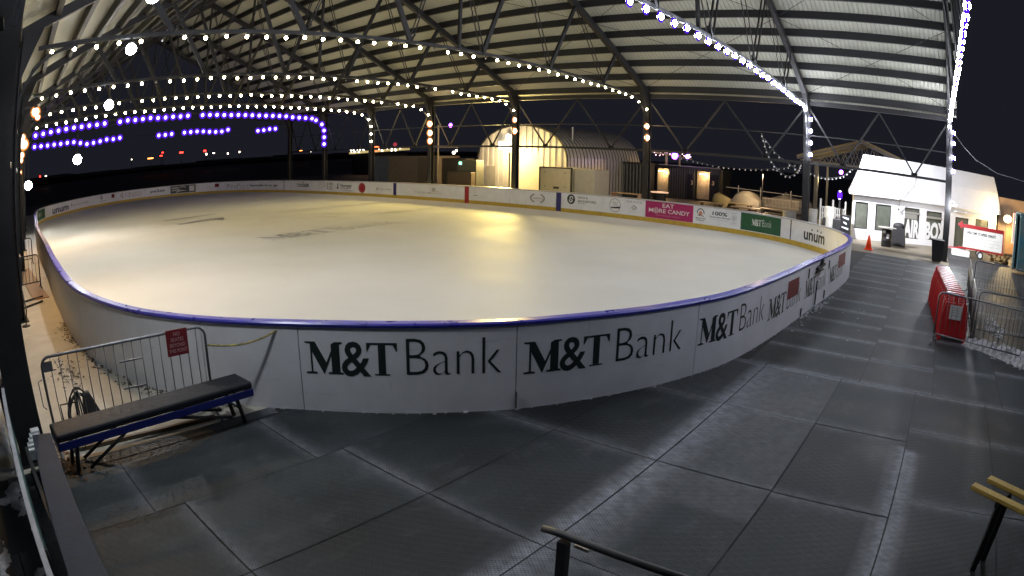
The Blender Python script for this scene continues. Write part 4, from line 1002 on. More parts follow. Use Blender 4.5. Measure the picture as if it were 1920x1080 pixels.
# cream cabinet + grey cabinet
def boxthing(name, label, cat, x0, x1, y0, y1, z1, m, trim=None, group=None):
    t = thing(name, label, cat, group)
    p = MB(); p.box(x0, x1, y0, y1, 0, z1); p.build('body', m, t, .02)
    if trim:
        p = MB()
        for y in (y0, y1): p.box(x0-.03, x0+.05, y-.05, y+.05, 0, z1+.02)
        p.box(x0-.03, x0+.03, y0, y1, z1-.06, z1+.03); p.build('frame', trim, t)
    return t
cc = boxthing('equipment_cabinet', 'cream panelled equipment cabinet with dark corner posts right of the hut doorway', 'cabinet', 35, 37, 23.35, 25.9, 2.27, M['creampanel'], M['black'])
p = MB()
for y in (23.8, 25.4):
    for z in (.95, 1.9): p.box(34.96, 35, y, y+.07, z, z+.07)
p.box(34.96, 35, 24.3, 24.75, .85, 1.0); p.build('fastener', M['black'], cc)
p = MB(); p.box(34.965, 35, 23.6, 25.65, .6, 2.1); p.build('door', M['creampanel'], cc, .01)
boxthing('storage_box', 'plain grey storage box tight against the right of the cream cabinet', 'box', 35.1, 37, 21.7, 23.2, 2.22, M['greypanel'])
def corrugated(name, label, cat, x0, x1, y0, y1, z1, m, pitch=.28, skip=None):
    t = thing(name, label, cat)
    p = MB(); n = max(4, int((y1-y0)/pitch)); 
    for k in range(n):
        ya = y0+(y1-y0)*k/n; yb = ya+(y1-y0)/n; ym = (ya+yb)/2
        if skip and any(a < ym < b for a, b in skip): continue
        q = (yb-ya)/4
        for (a, b, d0, d1) in ((ya, ya+q, 0, .04), (ya+q, ya+2*q, .04, .04), (ya+2*q, ya+3*q, .04, 0), (ya+3*q, yb, 0, 0)):
            p.face([(x0-d0, a, .1), (x0-d1, b, .1), (x0-d1, b, z1-.12), (x0-d0, a, z1-.12)])
    p.build('corrugated_wall', m, t)
    p = MB(); p.box(x0+.9 if skip else x0+.05, x1, y0+.02, y1-.02, .05, z1-.02)
    p.build('body', m, t)
    p = MB()
    for y in (y0, y1): p.box(x0-.06, x0+.08, y-.07, y+.07, 0, z1)
    p.box(x0-.06, x0+.08, y0, y1, z1-.12, z1+.02); p.box(x0-.06, x0+.08, y0, y1, 0, .1)
    p.build('frame', m, t)
    return t
dc = corrugated('shipping_container', 'dark corrugated shipping container between the hut and the washroom container', 'container', 45, 46.3, 22.9, 27.9, 2.72, M['container'])
p = MB(); p.box(44.8, 46.4, 22.8, 28.1, 2.74, 2.80); p.box(45.5,46,26.2,26.5,2.8,3.0); p.build('roof_edge', M['container'], dc)
wr = corrugated('washroom_container', 'dark ribbed container with two warmly lit alcoves and the number 3', 'container', 48.6, 51.5, 18.1, 24.3, 2.62, M['container'], .22, skip=[(22.75, 24.1), (18.95, 20.4)])
p = MB(); p.bar((48.5, 18.0, 2.72), (48.5, 23.6, 2.72), .10, .07); p.build('roof_rail', mat('pale_roof_rail', (.30,.30,.30), .4), wr)
p = MB(); p.box(48.5, 48.55, 18.2, 18.95, 0.1, 2.2); p.box(48.5, 48.55, 20.45, 20.95, .1, 2.1); p.build('door', M['blackdark'], wr)
p = MB()
for y0_, y1_ in ((22.75, 24.1), (18.95, 20.4)):
    n = 12
    for k in range(n):
        ya = y0_+(y1_-y0_)*k/n; yb = ya+(y1_-y0_)/n; p.box(49.3+(.03 if k % 2 else 0), 49.5, ya, yb, .1, 2.4)
p.build('alcove_wall', mat('alcove_steel', (.34,.30,.24), .45, .1, .1, 4), wr)
for tx, y, z, s in (('3', 18.72, 1.35, .34), ('3', 20.62, 1.25, .34)):
    v, f = fit_text(tx, 0, .2, 0, s, .03); p = MB(); p.v = [(48.49, y-a, z+b) for a, b in v]; p.f = list(f); p.mi = [0]*len(f); p.build('number', mat('pale_number', (.75,.6,.35), .5, 0, 0), wr)
for (y, lb) in ((23.45, 'small warm lamp in the left alcove of the washroom container'), (19.65, 'small warm lamp in the right alcove of the washroom container')):
    t = thing('alcove_lamp', lb, 'lamp', 'lamps in the washroom alcoves', loc=(48.75, y, 2.18))
    p = MB(); p.box(-.08, .08, -.28, .28, -.05, .04); p.build('diffuser', glow('alcove_glow', (1,.62,.30), 14, False), t, .02)
    p = MB(); p.box(-.08, .2, -.3, .3, .05, .09); p.build('housing', M['black'], t)
    add_light('alcove_light', 'POINT', (0, 0, -.14), 75, (1,.62,.26), t, .06)
fp = thing('fire_table', 'round table with a glowing warm rim in front of the left alcove', 'table')
p = MB(); p.lathe([(.62, .80), (.66, .83), (.62, .87)], (40.5, 19.6, 0), 20); p.build('lit_rim', mat('warm_lit_rim', (.7,.5,.35), .5, emit=(1,.6,.35), es=.55), fp); p = MB(); p.lathe([(.45, 0), (.5, .7), (.6, .8)], (40.5, 19.6, 0), 16); p.build('base', M['black'], fp)
p = MB(); p.box(32.5, 33.1, 17.1, 18.9, 1.02, 1.06)
for y in (17.1, 18.85): p.box(32.5, 33.1, y, y+.05, 0, 1.02)
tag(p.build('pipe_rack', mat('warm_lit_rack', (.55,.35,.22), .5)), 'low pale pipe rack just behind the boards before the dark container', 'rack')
# left background containers
bw = boxthing('beige_trailer', 'long beige panelled trailer behind the far boards', 'trailer', 36, 38.5, 36.6, 42.75, 2.9, M['beige'])
p = MB(); p.box(35.98, 36, 36.7, 39.0, .1, 2.8); p.build('dark_panel', mat('brown_panel', (.17,.13,.09), .6), bw)
corrugated('blue_container', 'narrow grey blue corrugated container left of the beige trailer', 'container', 36.2, 38.5, 42.9, 44.9, 2.9, M['contblue'], .35)
boxthing('dark_shed', 'dark low shed right of the beige trailer behind a thin mast', 'shed', 36.4, 38.5, 33.9, 36.5, 2.72, mat('dark_brown_shed', (.05,.042,.03), .6))
g1 = boxthing('control_box', 'grey control box with a green light, stacked above a lower box', 'box', 34.0, 34.8, 30.75, 32.6, 2.62, mat('olive_grey_box', (.10,.10,.07), .6))
p = MB(); p.box(33.97, 34.0, 32.15, 32.4, 2.28, 2.48); p.build('indicator_light', glow('green_indicator', (.25,1,.6), 3.0), g1)
boxthing('pallet_box', 'brown crate standing in front of the grey control box', 'crate', 33.5, 33.95, 30.75, 33.1, 1.76, mat('brown_crate', (.10,.07,.045), .6))
ms = thing('mast', 'thin pale mast standing between the beige trailer and the arched hut', 'mast')
p = MB(); p.tube([(33, 33.6, 0), (33, 33.6, 5.2)], .06, 8); p.build('pole', mat('pale_mast', (.36,.30,.20), .5), ms); p = MB(); p.bar((33, 33.6, 3.55), (33, 31.6, 3.55), .05, .07); p.build('cross_arm', mat('pale_arm', (.5,.42,.3), .5), ms)
ml = thing('yard_lamp', 'small white lamp hanging from the mast cross arm', 'lamp'); p = MB(); p.ball((33, 32.0, 3.15), .12, 10, 6); p.ball((33, 31.75, 3.3), .09, 10, 6); p.build('globe', glow('yard_lamp_glow', (1,.85,.7), 4), ml)
# purple spots
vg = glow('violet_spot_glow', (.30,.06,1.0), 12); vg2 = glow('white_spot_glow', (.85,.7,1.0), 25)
def spot(loc, r, lab, m2=True, g='violet stage lamps in the background'):
    t = thing('violet_lamp', lab, 'lamp', g, loc=loc)
    p = MB(); p.ball((0,0,0), r, 10, 6); p.build('globe', vg2 if m2 else vg, t)
    p = MB(); p.tube([(0, r*1.35*math.cos(a), r*1.35*math.sin(a)) for a in [2*math.pi*k/14 for k in range(14)]], r*.35, 6, True); p.build('rim', vg, t)  # violet ring glows in place of a glare halo around the globe
    p = MB(); p.box(-.03, .03, -.03, .03, r, r*2.6); p.build('bracket', M['black'], t)
spot((52, 51.0, 6.3), .15, 'violet lamp on a short bar left of the arched hut', False)
spot((46, 21.0, 3.5), .17, 'larger violet lamp on the roof of the washroom container'); spot((46, 19.9, 3.5), .11, 'smaller violet lamp right of the large one on the washroom roof')
spot((46, 7.29, 3.41), .10, 'tiny violet lamp among the festoon loops left of the white house')
t = thing('violet_tube_lamp', 'upright violet glowing tube lamp left of the white house', 'lamp', loc=(36, 5.73, 2.05)); p = MB(); p.ball((0,0,0), .09, 10, 8, (1,1,2.9)); p.build('globe', vg2, t); p = MB(); p.lathe([(.13,-.2),(.16,0),(.13,.2)], (0,0,0), 12); p.build('shade', glow('violet_shade', (.12,.02,.9), 1.2), t); t['label'] = 'upright violet glowing tube lamp left of the white house'
p = MB(); p.box(-.04,.04,-.04,.04,-.75,-.22); p.build('stem', M['black'], t)
# rooftop clutter of the washroom container: posts and snow
rt = thing('roof_fairy_lights', 'cluster of small pinkish fairy lights and pale posts over the washroom container', 'fairy lights')
p = MB(); p.box(46.0, 46.1, 20.55, 20.65, 2.7, 3.6); p.box(46, 46.1, 21.7, 21.85, 2.7, 3.55); p.bar((46, 19.5, 3.3), (46, 23.5, 3.75), .05, .08); p.build('post', mat('pale_post', (.45,.35,.22), .6), rt)
p = MB()
for k in range(26): p.ball((46+R.uniform(-.1,.1), R.uniform(19.6, 22.9), 3.55+R.gauss(0, .14)), R.uniform(.02,.05), 6, 4)
p.build('tiny_bulbs', glow('pink_fairy_glow', (1,.6,.7), 3, False), rt)
# ------------------------------------------------------------------ unlit festoon loops outside
ub = mat('pale_bulb_glass', (.62,.62,.66), .2, 0, 0, emit=(.8,.8,.9), es=.12)
def festoon(pts, n, lab, r=.045):
    t = thing('festoon_cord', lab, 'string lights', 'dim festoon cords outside the pavilion')
    P_ = [Vector(p) for p in pts]; seg = [0]
    for a, b in zip(P_, P_[1:]): seg.append(seg[-1]+(b-a).length)
    def ev(s):
        for k in range(len(seg)-1):
            if s <= seg[k+1]+1e-6: f = (s-seg[k])/(seg[k+1]-seg[k]); break
        p0 = P_[max(0,k-1)]; p1 = P_[k]; p2 = P_[k+1]; p3 = P_[min(len(P_)-1, k+2)]
        return .5*((2*p1)+(p2-p0)*f+(2*p0-5*p1+4*p2-p3)*f*f+(3*p1-p0-3*p2+p3)*f**3)
    c = MB(); c.tube([ev(seg[-1]*k/40) for k in range(41)], .014, 5); c.build('cord', M['steel2'], t)
    b = MB(); b.ball((0,0,-.07), r, 7, 5); pr = b.build('bulb', ub, t)
    for k in range(n):
        o = pr if k == 0 else pr.copy()
        if k: col.objects.link(o)
        o.location = ev(seg[-1]*(k+.5)/n)
festoon([(31,9.26,4.85),(31,8.89,3.8),(31,8.35,3.1),(31,7.76,2.84),(31,7.27,3.1),(30.2,6.9,3.5)], 16, 'deep drooping festoon loop just left of the second column')
festoon([(31,9.1,4.6),(31,8.5,3.95),(31,7.9,3.55),(31,7.3,3.2)], 7, 'shallower festoon cord crossing the deep loop')
festoon([(40,18.2,3.4),(40,16.87,3.2),(40,14.89,2.96),(40,12.21,3.0),(40,9.96,3.35),(40,9.22,3.8)], 24, 'long slack festoon running from the washroom container toward the second column')
festoon([(36,7.9,3.2),(36,7.3,3.02),(36,6.6,2.93),(36,5.6,3.15),(36,4.95,3.7)], 14, 'short festoon loop between the second column and the white house')
p = MB(); w_ = [(29.4,-.95,6.0),(31,-1.9,5.3),(31,-2.52,4.83),(31,-3.78,4.38),(31,-5.37,4.24),(31,-7,4.3)]
p.tube(w_, .022, 6); tag(p.build('sagging_cable', M['steel2']), 'pale cable sagging from the near right column into the dark sky', 'cable')
# ------------------------------------------------------------------ fence, tables, planters
fe = thing('picket_fence', 'low white picket fence and rail in the dark yard beyond the rink', 'fence')
p = MB()
for k in range(26): y = 12.9-k*.11; p.box(44, 44.03, y, y+.05, .35, 1.05)
p.box(44.03, 44.06, 10.1, 13.0, .45, .52); p.box(44.03, 44.06, 10.1, 13.0, .95, 1.02); p.build('pickets', mat('white_fence', (.55,.52,.46), .6), fe)
p = MB(); p.bar((45, 16.2, 1.45), (45, 9.9, 1.35), .05, .05)
for y in (15.2, 13.4, 11.0): p.box(44.97, 45.03, y-.04, y+.04, 0, 1.65)
p.build('rail', mat('white_rail_2', (.42,.42,.42), .6), fe)
def mound(name, label, pts, x, dx, m):
    """irregular covered heap: outline pts (y,z) lofted back"""
    p = MB(); n = len(pts)
    for q, (f, s) in enumerate(((0, .8), (.3, 1), (.7, .95), (1, .6))):
        for y, z in pts: p.v.append((x+dx*f, y+R.uniform(-.08,.08), max(0, z*s+R.uniform(-.10,.10))))
    for q in range(3):
        for k in range(n-1): p.f.append((q*n+k, q*n+k+1, (q+1)*n+k+1, (q+1)*n+k)); p.mi.append(0)
    p.f.append(tuple(range(n-1, -1, -1))); p.mi.append(0)
    return tag(p.build(name, m, None, smooth=True), label, 'heap')
tarp = mat('grey_tarpaulin', (.34,.32,.28), .7, 0, .12, 2, .3, 5)
mound('tarpaulin_heap', 'rounded grey tarpaulin heap left of the picket fence', [(15.0,0),(14.9,.6),(14.5,1.1),(14.0,1.38),(13.6,1.42),(13.1,1.2),(12.7,.9),(12.6,0)], 42, 1.4, tarp)
mound('tarpaulin_heap', 'long pointed tarpaulin heap behind the picket fence', [(12.7,0),(12.6,1.0),(12.0,1.15),(11.5,1.5),(11.2,1.28),(10.6,1.12),(10.1,1.1),(9.5,1.0),(9.4,.0)], 45.2, 1.2, tarp)
mound('tarpaulin_heap', 'small yellowish sloping heap beside the washroom container', [(16.1,0),(16.1,.9),(15.9,1.15),(15.3,.9),(14.4,.55),(14.3,0)], 42, 1.0, mat('yellowish_tarpaulin', (.40,.34,.18), .7))
def picnic(loc, rz, lab, s=1):
    t = thing('picnic_table', lab, 'picnic table', 'pale picnic tables beyond the boards', loc=loc, rz=rz)
    p = MB()
    for k in range(5): p.box(-.9, .9, -.38+k*.155, -.25+k*.155, .72, .76)
    p.build('table_top', M['lightwood'], t)
    for s_ in (-1, 1):
        p = MB(); p.box(-.9, .9, s_*.72-.13, s_*.72+.13, .42, .46); p.build('bench_plank', M['lightwood'], t)
    for x in (-.65, .65):
        p = MB(); p.bar((x, -.5, 0), (x, .25, .72), .05, .09); p.bar((x, .5, 0), (x, -.25, .72), .05, .09); p.bar((x+.05, -.8, .40), (x+.05, .8, .40), .05, .08); p.build('trestle', M['brown'], t)
    return t
picnic((36.3, 14.0, 0), 1.5, 'picnic table nearest the washroom container'); picnic((38.0, 12.6, 0), 1.3, 'picnic table in the middle of the yard behind the others')
picnic((35.2, 11.4, 0), 1.7, 'picnic table right behind the green bank advert'); picnic((36.6, 10.0, 0), 1.6, 'picnic table closest to the white tubs')
add_light('yard_light', 'POINT', (40.5, 12.0, 2.6), 380, (1,.68,.36), None, .1)
yl = thing('string_lamp_post', 'slim dark post with a small shaded lamp over the picnic tables', 'lamp'); p = MB(); p.tube([(40.7, 12.0, 0), (40.7, 12.0, 2.8), (40.5, 12.0, 2.9)], .03, 6); p.build('post', M['black'], yl); p = MB(); p.lathe([(.20, 2.72), (.08, 2.86), (.03, 2.9)], (40.5, 12, 0), 12); p.build('shade', M['black'], yl)
def tub(x, y, r, z0, z1, lab):
    t = thing('planter_tub', lab, 'tub', 'whitish tubs outside the boards', loc=(x, y, 0))
    p = MB(); p.lathe([(r*.78, z0), (r*.95, z0+.1), (r, z1-.08), (r*1.06, z1-.06), (r*1.06, z1), (r*.9, z1)], (0,0,0), 18); p.build('tub_body', mat('weathered_white_tub', (.46,.45,.42), .6, 0, .12, 6), t)
    p = MB(); p.lathe([(r*.88, z1-.05), (r*.2, z1-.02)], (0,0,0), 14); p.build('soil', M['leafd'], t)
tub(32.6, 8.0, .38, 0, 1.02, 'wide whitish tub directly behind the blank white board'); tub(33.0, 6.77, .28, 0, 1.25, 'tall whitish tub just right of the second column')
tub(33.8, 5.9, .30, .0, 1.45, 'tall pale tub on its own before the slatted fence'); 
f2 = thing('slatted_fence', 'short white slatted fence between the tubs and the white house', 'fence'); p = MB()
for k in range(12): p.box(37+k*.0, 37.04, 5.6+k*.12, 5.66+k*.12, .5, 1.25)
for z in (.55, .85, 1.2): p.box(37.05, 37.08, 5.5, 7.1, z, z+.06)
for y in (5.5, 6.3, 7.1): p.box(37.0, 37.1, y-.05, y+.05, 0, 1.7)
p.build('slats', mat('white_slats', (.50,.50,.48), .6), f2)
dr = boxthing('dark_booth', 'low dark booth between the tubs and the white house', 'booth', 33.6, 35, 5.2, 6.3, .85, M['container'])
shf = thing('display_shelf', 'small dark shelf with white goods against the left corner of the white house', 'shelf'); p = MB(); p.box(32.5, 32.9, 4.5, 5.05, 0, 1.18); p.build('cabinet', M['black'], shf, .01); p = MB()
for z, a, b in ((.95, 4.6, 4.95), (.7, 4.7, 4.9), (.45, 4.6, 4.98)): p.hexa([(32.47,a,z),(32.5,a,z),(32.5,b,z+.1),(32.47,b,z+.1),(32.47,a,z+.1),(32.5,a,z+.1),(32.5,b,z+.16),(32.47,b,z+.16)])
p.build('goods', M['paper'], shf)
# ------------------------------------------------------------------ far open shelter
fs = thing('open_shelter', 'distant open gable shelter with a yellow lit roof and white steel trusses', 'shelter')
p = MB(); a = (52, 12.3, 4.35); b = (52, 6.36, 6.15); c = (52, .6, 4.35)
for q1, q2 in ((a, b), (b, c)):
    p.hexa([q1, q2, (60, q2[1], q2[2]), (60, q1[1], q1[2]), (q1[0], q1[1], q1[2]+.14), (q2[0], q2[1], q2[2]+.14), (60, q2[1], q2[2]+.14), (60, q1[1], q1[2]+.14)])
p.build('roof', mat('cream_shelter_roof', (.62,.52,.30), .6), fs)
p = MB()
for x in (52.1, 54.6, 57.2):
    for q1, q2 in ((a, b), (b, c)): p.bar((x, q1[1], q1[2]-.12), (x, q2[1], q2[2]-.12), .10, .16)
    p.bar((x, 12.0, 4.1), (x, .9, 4.1), .08, .1)
    for k in range(10):
        y0_ = 11.5-k*1.1; y1_ = y0_-.55; zt = lambda y: 6.0-abs(y-6.36)*.303
        p.bar((x, y0_, 4.1), (x, y1_, zt(y1_)-.1), .04, .05); p.bar((x, y1_, zt(y1_)-.1), (x, y0_-1.1, 4.1), .04, .05)
p.build('trusses', mat('white_truss', (.35,.36,.38), .5), fs)
p = MB()
for x in (52.1, 57.2):
    for y in (11.6, 10.4, 2.0): p.box(x-.1, x+.1, y-.1, y+.1, 0, 4.15)
p.build('post', M['steel2'], fs)
add_light('shelter_light', 'POINT', (54.5, 9.5, 2.6), 110, (1,.72,.30), None, .2)
# ------------------------------------------------------------------ white house
hs = thing('white_house', 'brightly floodlit white tent roofed house with black windows', 'house', loc=(33.17, 4.48, 0), rz=math.atan2(-.859, .512))
WIN = [(0.02, .96, .54, 1.93), (1.44, 2.48, .54, 1.93), (3.42, 4.48, .30, 1.93), (5.0, 6.16, .34, 1.90), (7.25, 8.33, .02, 1.78), (8.95, 10.1, 1.0, 1.85)]
xs = sorted({-.02+.0, 10.8} | {v for w in WIN for v in w[:2]})
p = MB(); HT = 2.35; DP = 4.4
WIN2 = [(.12, .96, .54, 1.93)]+WIN[1:]
xs = [0]+[v for w in WIN2 for v in w[:2]]+[10.8]
for k in range(0, len(xs)-1):
    a, b = xs[k], xs[k+1]
    if k % 2 == 0: p.box(a, b, 0, .12, 0, HT)
    else:
        w_ = WIN2[k//2]; p.box(a, b, 0, .12, w_[3], HT)
        if w_[2] > .03: p.box(a, b, 0, .12, 0, w_[2])
sx_ = .42*DP; p.hexa([(0,.12,0),(.13,.12,0),(sx_+.13,DP,0),(sx_,DP,0),(0,.12,HT),(.13,.12,HT),(sx_+.13,DP,HT),(sx_,DP,HT)]); p.box(10.68, 10.8, .12, DP, 0, HT); p.box(sx_, 10.8, DP, DP+.12, 0, HT)
p.build('wall', M['tent'], hs)
p = MB(); prof = [(-.22, 2.33), (.25, 3.5), (.78, 4.45), (DP/2, 4.47), (DP-.78, 4.45), (DP-.25, 3.5), (DP+.22, 2.33)]
xl_ = [-.38, .34, .86, .66+.42*DP/2, .7+.42*(DP-.78), .2+.42*(DP-.25), -.38+.42*(DP+.22)]
nx_ = 3
for k in range(len(prof)-1):
    (y1_, z1_), (y2_, z2_) = prof[k], prof[k+1]
    for q in range(nx_):
        xa1 = xl_[k] if q == 0 else 3.3*q+.2; xa2 = xl_[k+1] if q == 0 else 3.3*q+.2; xb = 3.3*(q+1)+.18 if q < 2 else 11.0
        p.hexa([(xa1,y1_,z1_-.04),(xb,y1_,z1_-.04),(xb,y2_,z2_-.04),(xa2,y2_,z2_-.04),(xa1,y1_,z1_),(xb,y1_,z1_),(xb,y2_,z2_),(xa2,y2_,z2_)])
p.build('roof', M['tent'], hs)
p = MB()
for x in (0, 1): p.v += [((xx+.04 if x == 0 else 10.95), y, z-.045) for (y, z), xx in zip(prof, xl_)]; n = len(p.v); p.f.append(tuple(range(n-7, n))); p.mi.append(0)
p.build('gable', M['tent'], hs)
for x0, x1, z0, z1 in WIN2:
    p = MB(); fr = .05; p.box(x0, x1, .02, .08, z0, z0+fr); p.box(x0, x1, .02, .08, z1-fr, z1); p.box(x0, x0+fr, .02, .08, z0+fr, z1-fr); p.box(x1-fr, x1, .02, .08, z0+fr, z1-fr)
    wo = p.build('window', M['black'], hs); p = MB(); p.box(x0+fr, x1-fr, .05, .06, z0+fr, z1-fr); p.build('pane', M['glassd'], wo)
p = MB(); p.box(3.42, 4.48, -.03, .015, 1.62, 1.72); p.box(5.0, 6.16, -.03, .015, 1.50, 1.62); p.box(3.42, 4.3, -.01, .018, 1.35, 1.60); p.build('door_header', M['greypanel'], hs)
for tx, a, b in (('AIR', 3.42, 4.52), ('BOX', 4.95, 6.55)):
    v, f = fit_text(tx, a, b, .40, .92, .05); q = MB(); q.v = [(x, -.012, z) for x, z in v]; q.f = list(f); q.mi = [0]*len(f); q.build('lettering', M['white'], hs)
p = MB(); p.tube([(3.23,.0,4.35),(3.05,-.28,3.5),(2.9,-.3,2.5),(2.92,-.12,1.85)], .018, 6); p.ball((2.92,-.12,1.78), .06, 8, 5); p.build('drop_cable', M['steel2'], hs)
p = MB()
for k in range(4): p.box(7.1+k*.85, 7.8+k*.85, -.35, .02, 2.08, 2.13)
p.build('awning', M['tent'], hs)
p = MB(); p.lathe([(.02,0),(.17,.03),(.17,.07),(.02,.10)], (29.78, -1.30, 2.60), 14, (-.0,-.3,-1)); 
hf = thing('yard_floodlight', 'oval white floodlight on a bracket on the near right column, aimed at the house', 'floodlight')
p.build('lamp_head', mat('white_lamp_housing', (.7,.7,.72), .4, emit=(.9,.93,1), es=1.0), hf); p = MB(); p.bar((29.45,-1.05,2.75), (29.78,-1.30,2.68), .04, .04); p.build('bracket', M['steel2'], hf)
add_light('yard_flood', 'POINT', (29.12, -1.3, 2.55), 480, (.95,.97,1.0), hf, .12)
add_light('house_flood', 'SPOT', (29.9, -1.45, 5.2), 420, (.93,.94,1.0), hf, .12, look((29.9,-1.45,5.2), (35.9,.6,1.9)), rad(110), .6)
add_light('house_flood', 'SPOT', (29.7, 5.6, 5.4), 5000, (.93,.94,1.0), hf, .12, look((29.7,5.6,5.4), (34.6,2.6,2.0)), rad(95), .8)
# annex + its lamp
ax = boxthing('brown_annex', 'small brown annex adjoining the right end of the white house', 'annex', 38.9, 41.5, -7.0, -4.95, 3.35, M['brown'])
p = MB(); p.box(38.84, 38.9, -6.9, -5.6, .1, 2.0); p.build('door', mat('orange_brown_door', (.30,.16,.07), .6), ax)
al = thing('annex_lamp', 'dazzling warm lamp on the front of the brown annex', 'lamp', loc=(38.1, -5.55, 2.15)); p = MB(); p.ball((0,0,0), .30, 14, 9, (.4,1.1,.8)); p.build('globe', glow('annex_glow', (1,.86,.50), 2.2, False), al, smooth=True); p = MB(); p.box(.1, .8, -.05, .05, -.05, .05); p.build('bracket', M['black'], al)
add_light('annex_light', 'POINT', (-.35, 0, -.1), 420, (1,.72,.34), al, .12)
nb = thing('neon_frame', 'tall pinkish neon framed board beside the annex lamp', 'sign', loc=(37.2, -6.05, 0)); p = MB(); p.box(-.03, .03, -.22, .22, .9, 2.55); p.build('board', M['paper'], nb); p = MB(); p.tube([(-.05,-.24,.88),(-.05,.24,.88),(-.05,.24,2.57),(-.05,-.24,2.57)], .03, 6, True); p.build('neon_tube', glow('neon_pink', (1,.35,.22), 3, False), nb)
mu_ = thing('mural_panel', 'tall blue and green painted panel at the right frame edge', 'panel'); p = MB(); p.hexa([(29.2,-4.72,.2),(30.8,-4.95,.2),(30.8,-5.05,.2),(29.2,-4.82,.2),(29.2,-4.72,2.7),(30.8,-4.95,2.7),(30.8,-5.05,2.7),(29.2,-4.82,2.7)]); p.box(29.1, 31, -6.4, -4.98, .2, 2.75); p.build('painted_board', M['teal'], mu_)
rk = MB()
for i in range(60): rk.ball((R.gauss(33.6,.35), R.gauss(-4.75,.25), .05+R.random()*.3), R.uniform(.06,.17), 8, 5, (1,1,.8))
tag(rk.build('straw_heap', mat('straw_heap', (.40,.26,.10), .8, 0, .2, 8)), 'lumpy straw coloured heap lit warm beside the sign trailer', 'heap')
# ------------------------------------------------------------------ sign trailer
tr_ = thing('sign_trailer', 'white message board trailer with a red arrow shaped top, welcoming to the chalet', 'sign trailer')
X0 = 33.2
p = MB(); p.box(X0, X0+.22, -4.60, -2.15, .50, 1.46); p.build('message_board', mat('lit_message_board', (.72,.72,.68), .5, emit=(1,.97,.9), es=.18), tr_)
p = MB(); p.box(X0-.03, X0+.26, -4.66, -2.02, 1.46, 1.64); p.hexa([(X0-.03,-2.02,1.36),(X0+.26,-2.02,1.36),(X0+.26,-1.78,1.55),(X0-.03,-1.78,1.55),(X0-.03,-2.02,1.78),(X0+.26,-2.02,1.78),(X0+.26,-1.78,1.60),(X0-.03,-1.78,1.60)]); p.box(X0-.02, X0+.24, -4.66, -4.60, .42, 1.46); p.build('arrow_top', M['red'], tr_)
p = MB(); p.box(X0-.02, X0+.24, -4.7, -1.9, .40, .48); p.box(X0+.1, X0+1.2, -3.9, -3.8, .28, .36); p.bar((X0+.1,-1.9,.40),(X0+.1,-1.2,.34),.06,.06); p.build('chassis', M['red'], tr_)
for xx in (X0-.10, X0+1.1):
    p = MB(); p.lathe([(.14,-.06),(.20,-.05),(.20,.05),(.14,.06)], (xx, -3.25, .20), 18, (1,0,0)); wh = p.build('wheel', M['blackrubber'], tr_); p = MB(); p.lathe([(.12,-.075),(.13,.0),(.05,.075)], (xx, -3.25, .20), 16, (1,0,0)); p.build('rim', M['white'], wh)
v, f = fit_text('WELCOME TO APRES, CHALET!', .18, 2.0, 1.19, .13, .035); q = MB(); q.v = [(X0-.006, -2.15-a, b) for a, b in v]; q.f = list(f); q.mi = [0]*len(f); q.build('message_lettering', M['black'], tr_)
p = MB()
for z in (1.02, .86, .70): p.box(X0-.008, X0, -4.5, -3.2, z, z+.010)
p.build('letter_track', M['inkl'], tr_)
p = MB(); p.box(33.0, 33.9, -2.6, -1.5, .0, .30); tag(p.build('foam_boxes', M['white'], None, .02), 'low white boxes on the ground behind the sign trailer tow bar', 'boxes')
# ------------------------------------------------------------------ bin, barrel, cone, bbq
bn = thing('wheelie_bin', 'black bin standing against the near right column', 'bin', loc=(28.6, -.55, 0)); p = MB(); p.hexa([(-.24,-.22,.04),(.24,-.22,.04),(.24,.26,.04),(-.24,.26,.04),(-.30,-.30,.92),(.30,-.30,.92),(.30,.34,.92),(-.30,.34,.92)]); p.build('body', M['black'], bn, .02); p = MB(); p.box(-.33, .33, -.33, .38, .92, .98); p.build('lid', M['black'], bn, .02)
bd = thing('barrel', 'dark barrel with a white label under a round table top before the house', 'barrel', loc=(31.75, 2.33, 0)); p = MB(); p.lathe([(.27,0),(.29,.1),(.285,.28),(.30,.30),(.285,.32),(.285,.58),(.30,.60),(.285,.62),(.28,.84)], (0,0,0), 20); p.build('drum', M['black'], bd, smooth=True)
p = MB(); p.lathe([(.52,.90),(.52,.94)], (0,0,0), 22); p.build('table_top', M['greypanel'], bd); p = MB(); p.box(-.302, -.29, -.16, -.02, .42, .62); p.box(-.302,-.29,.06,.2,.66,.78); p.build('label', M['white'], bd)
cn = thing('traffic_cone', 'orange traffic cone on a square foot near the rink corner', 'traffic cone', loc=(29.1, 3.02, 0)); p = MB(); p.lathe([(.17,.03),(.05,.62),(.03,.66)], (0,0,0), 16); p.build('cone_body', M['orange'], cn, smooth=True); p = MB(); p.box(-.22,.22,-.22,.22,0,.035); p.build('foot', M['orange'], cn, .01); p = MB(); p.lathe([(.105,.33),(.082,.44)], (0,0,0), 16); p.build('band', mat('pale_red_band', (.55,.16,.10), .4), cn)
gr = thing('covered_grill', 'barbecue under a black fabric cover next to the barrel', 'grill', loc=(33.0, 1.75, 0)); p = MB()
for k in range(1): p.hexa([(-.3,-.45,.02),(.3,-.45,.02),(.3,.5,.02),(-.3,.5,.02),(-.24,-.36,.9),(.24,-.36,.9),(.24,.3,1.1),(-.24,.3,1.1)])
p.ball((0,0,1.0), .36, 12, 7, (.7,1,.5)); p.build('cover', M['blackrubber'], gr, .03)
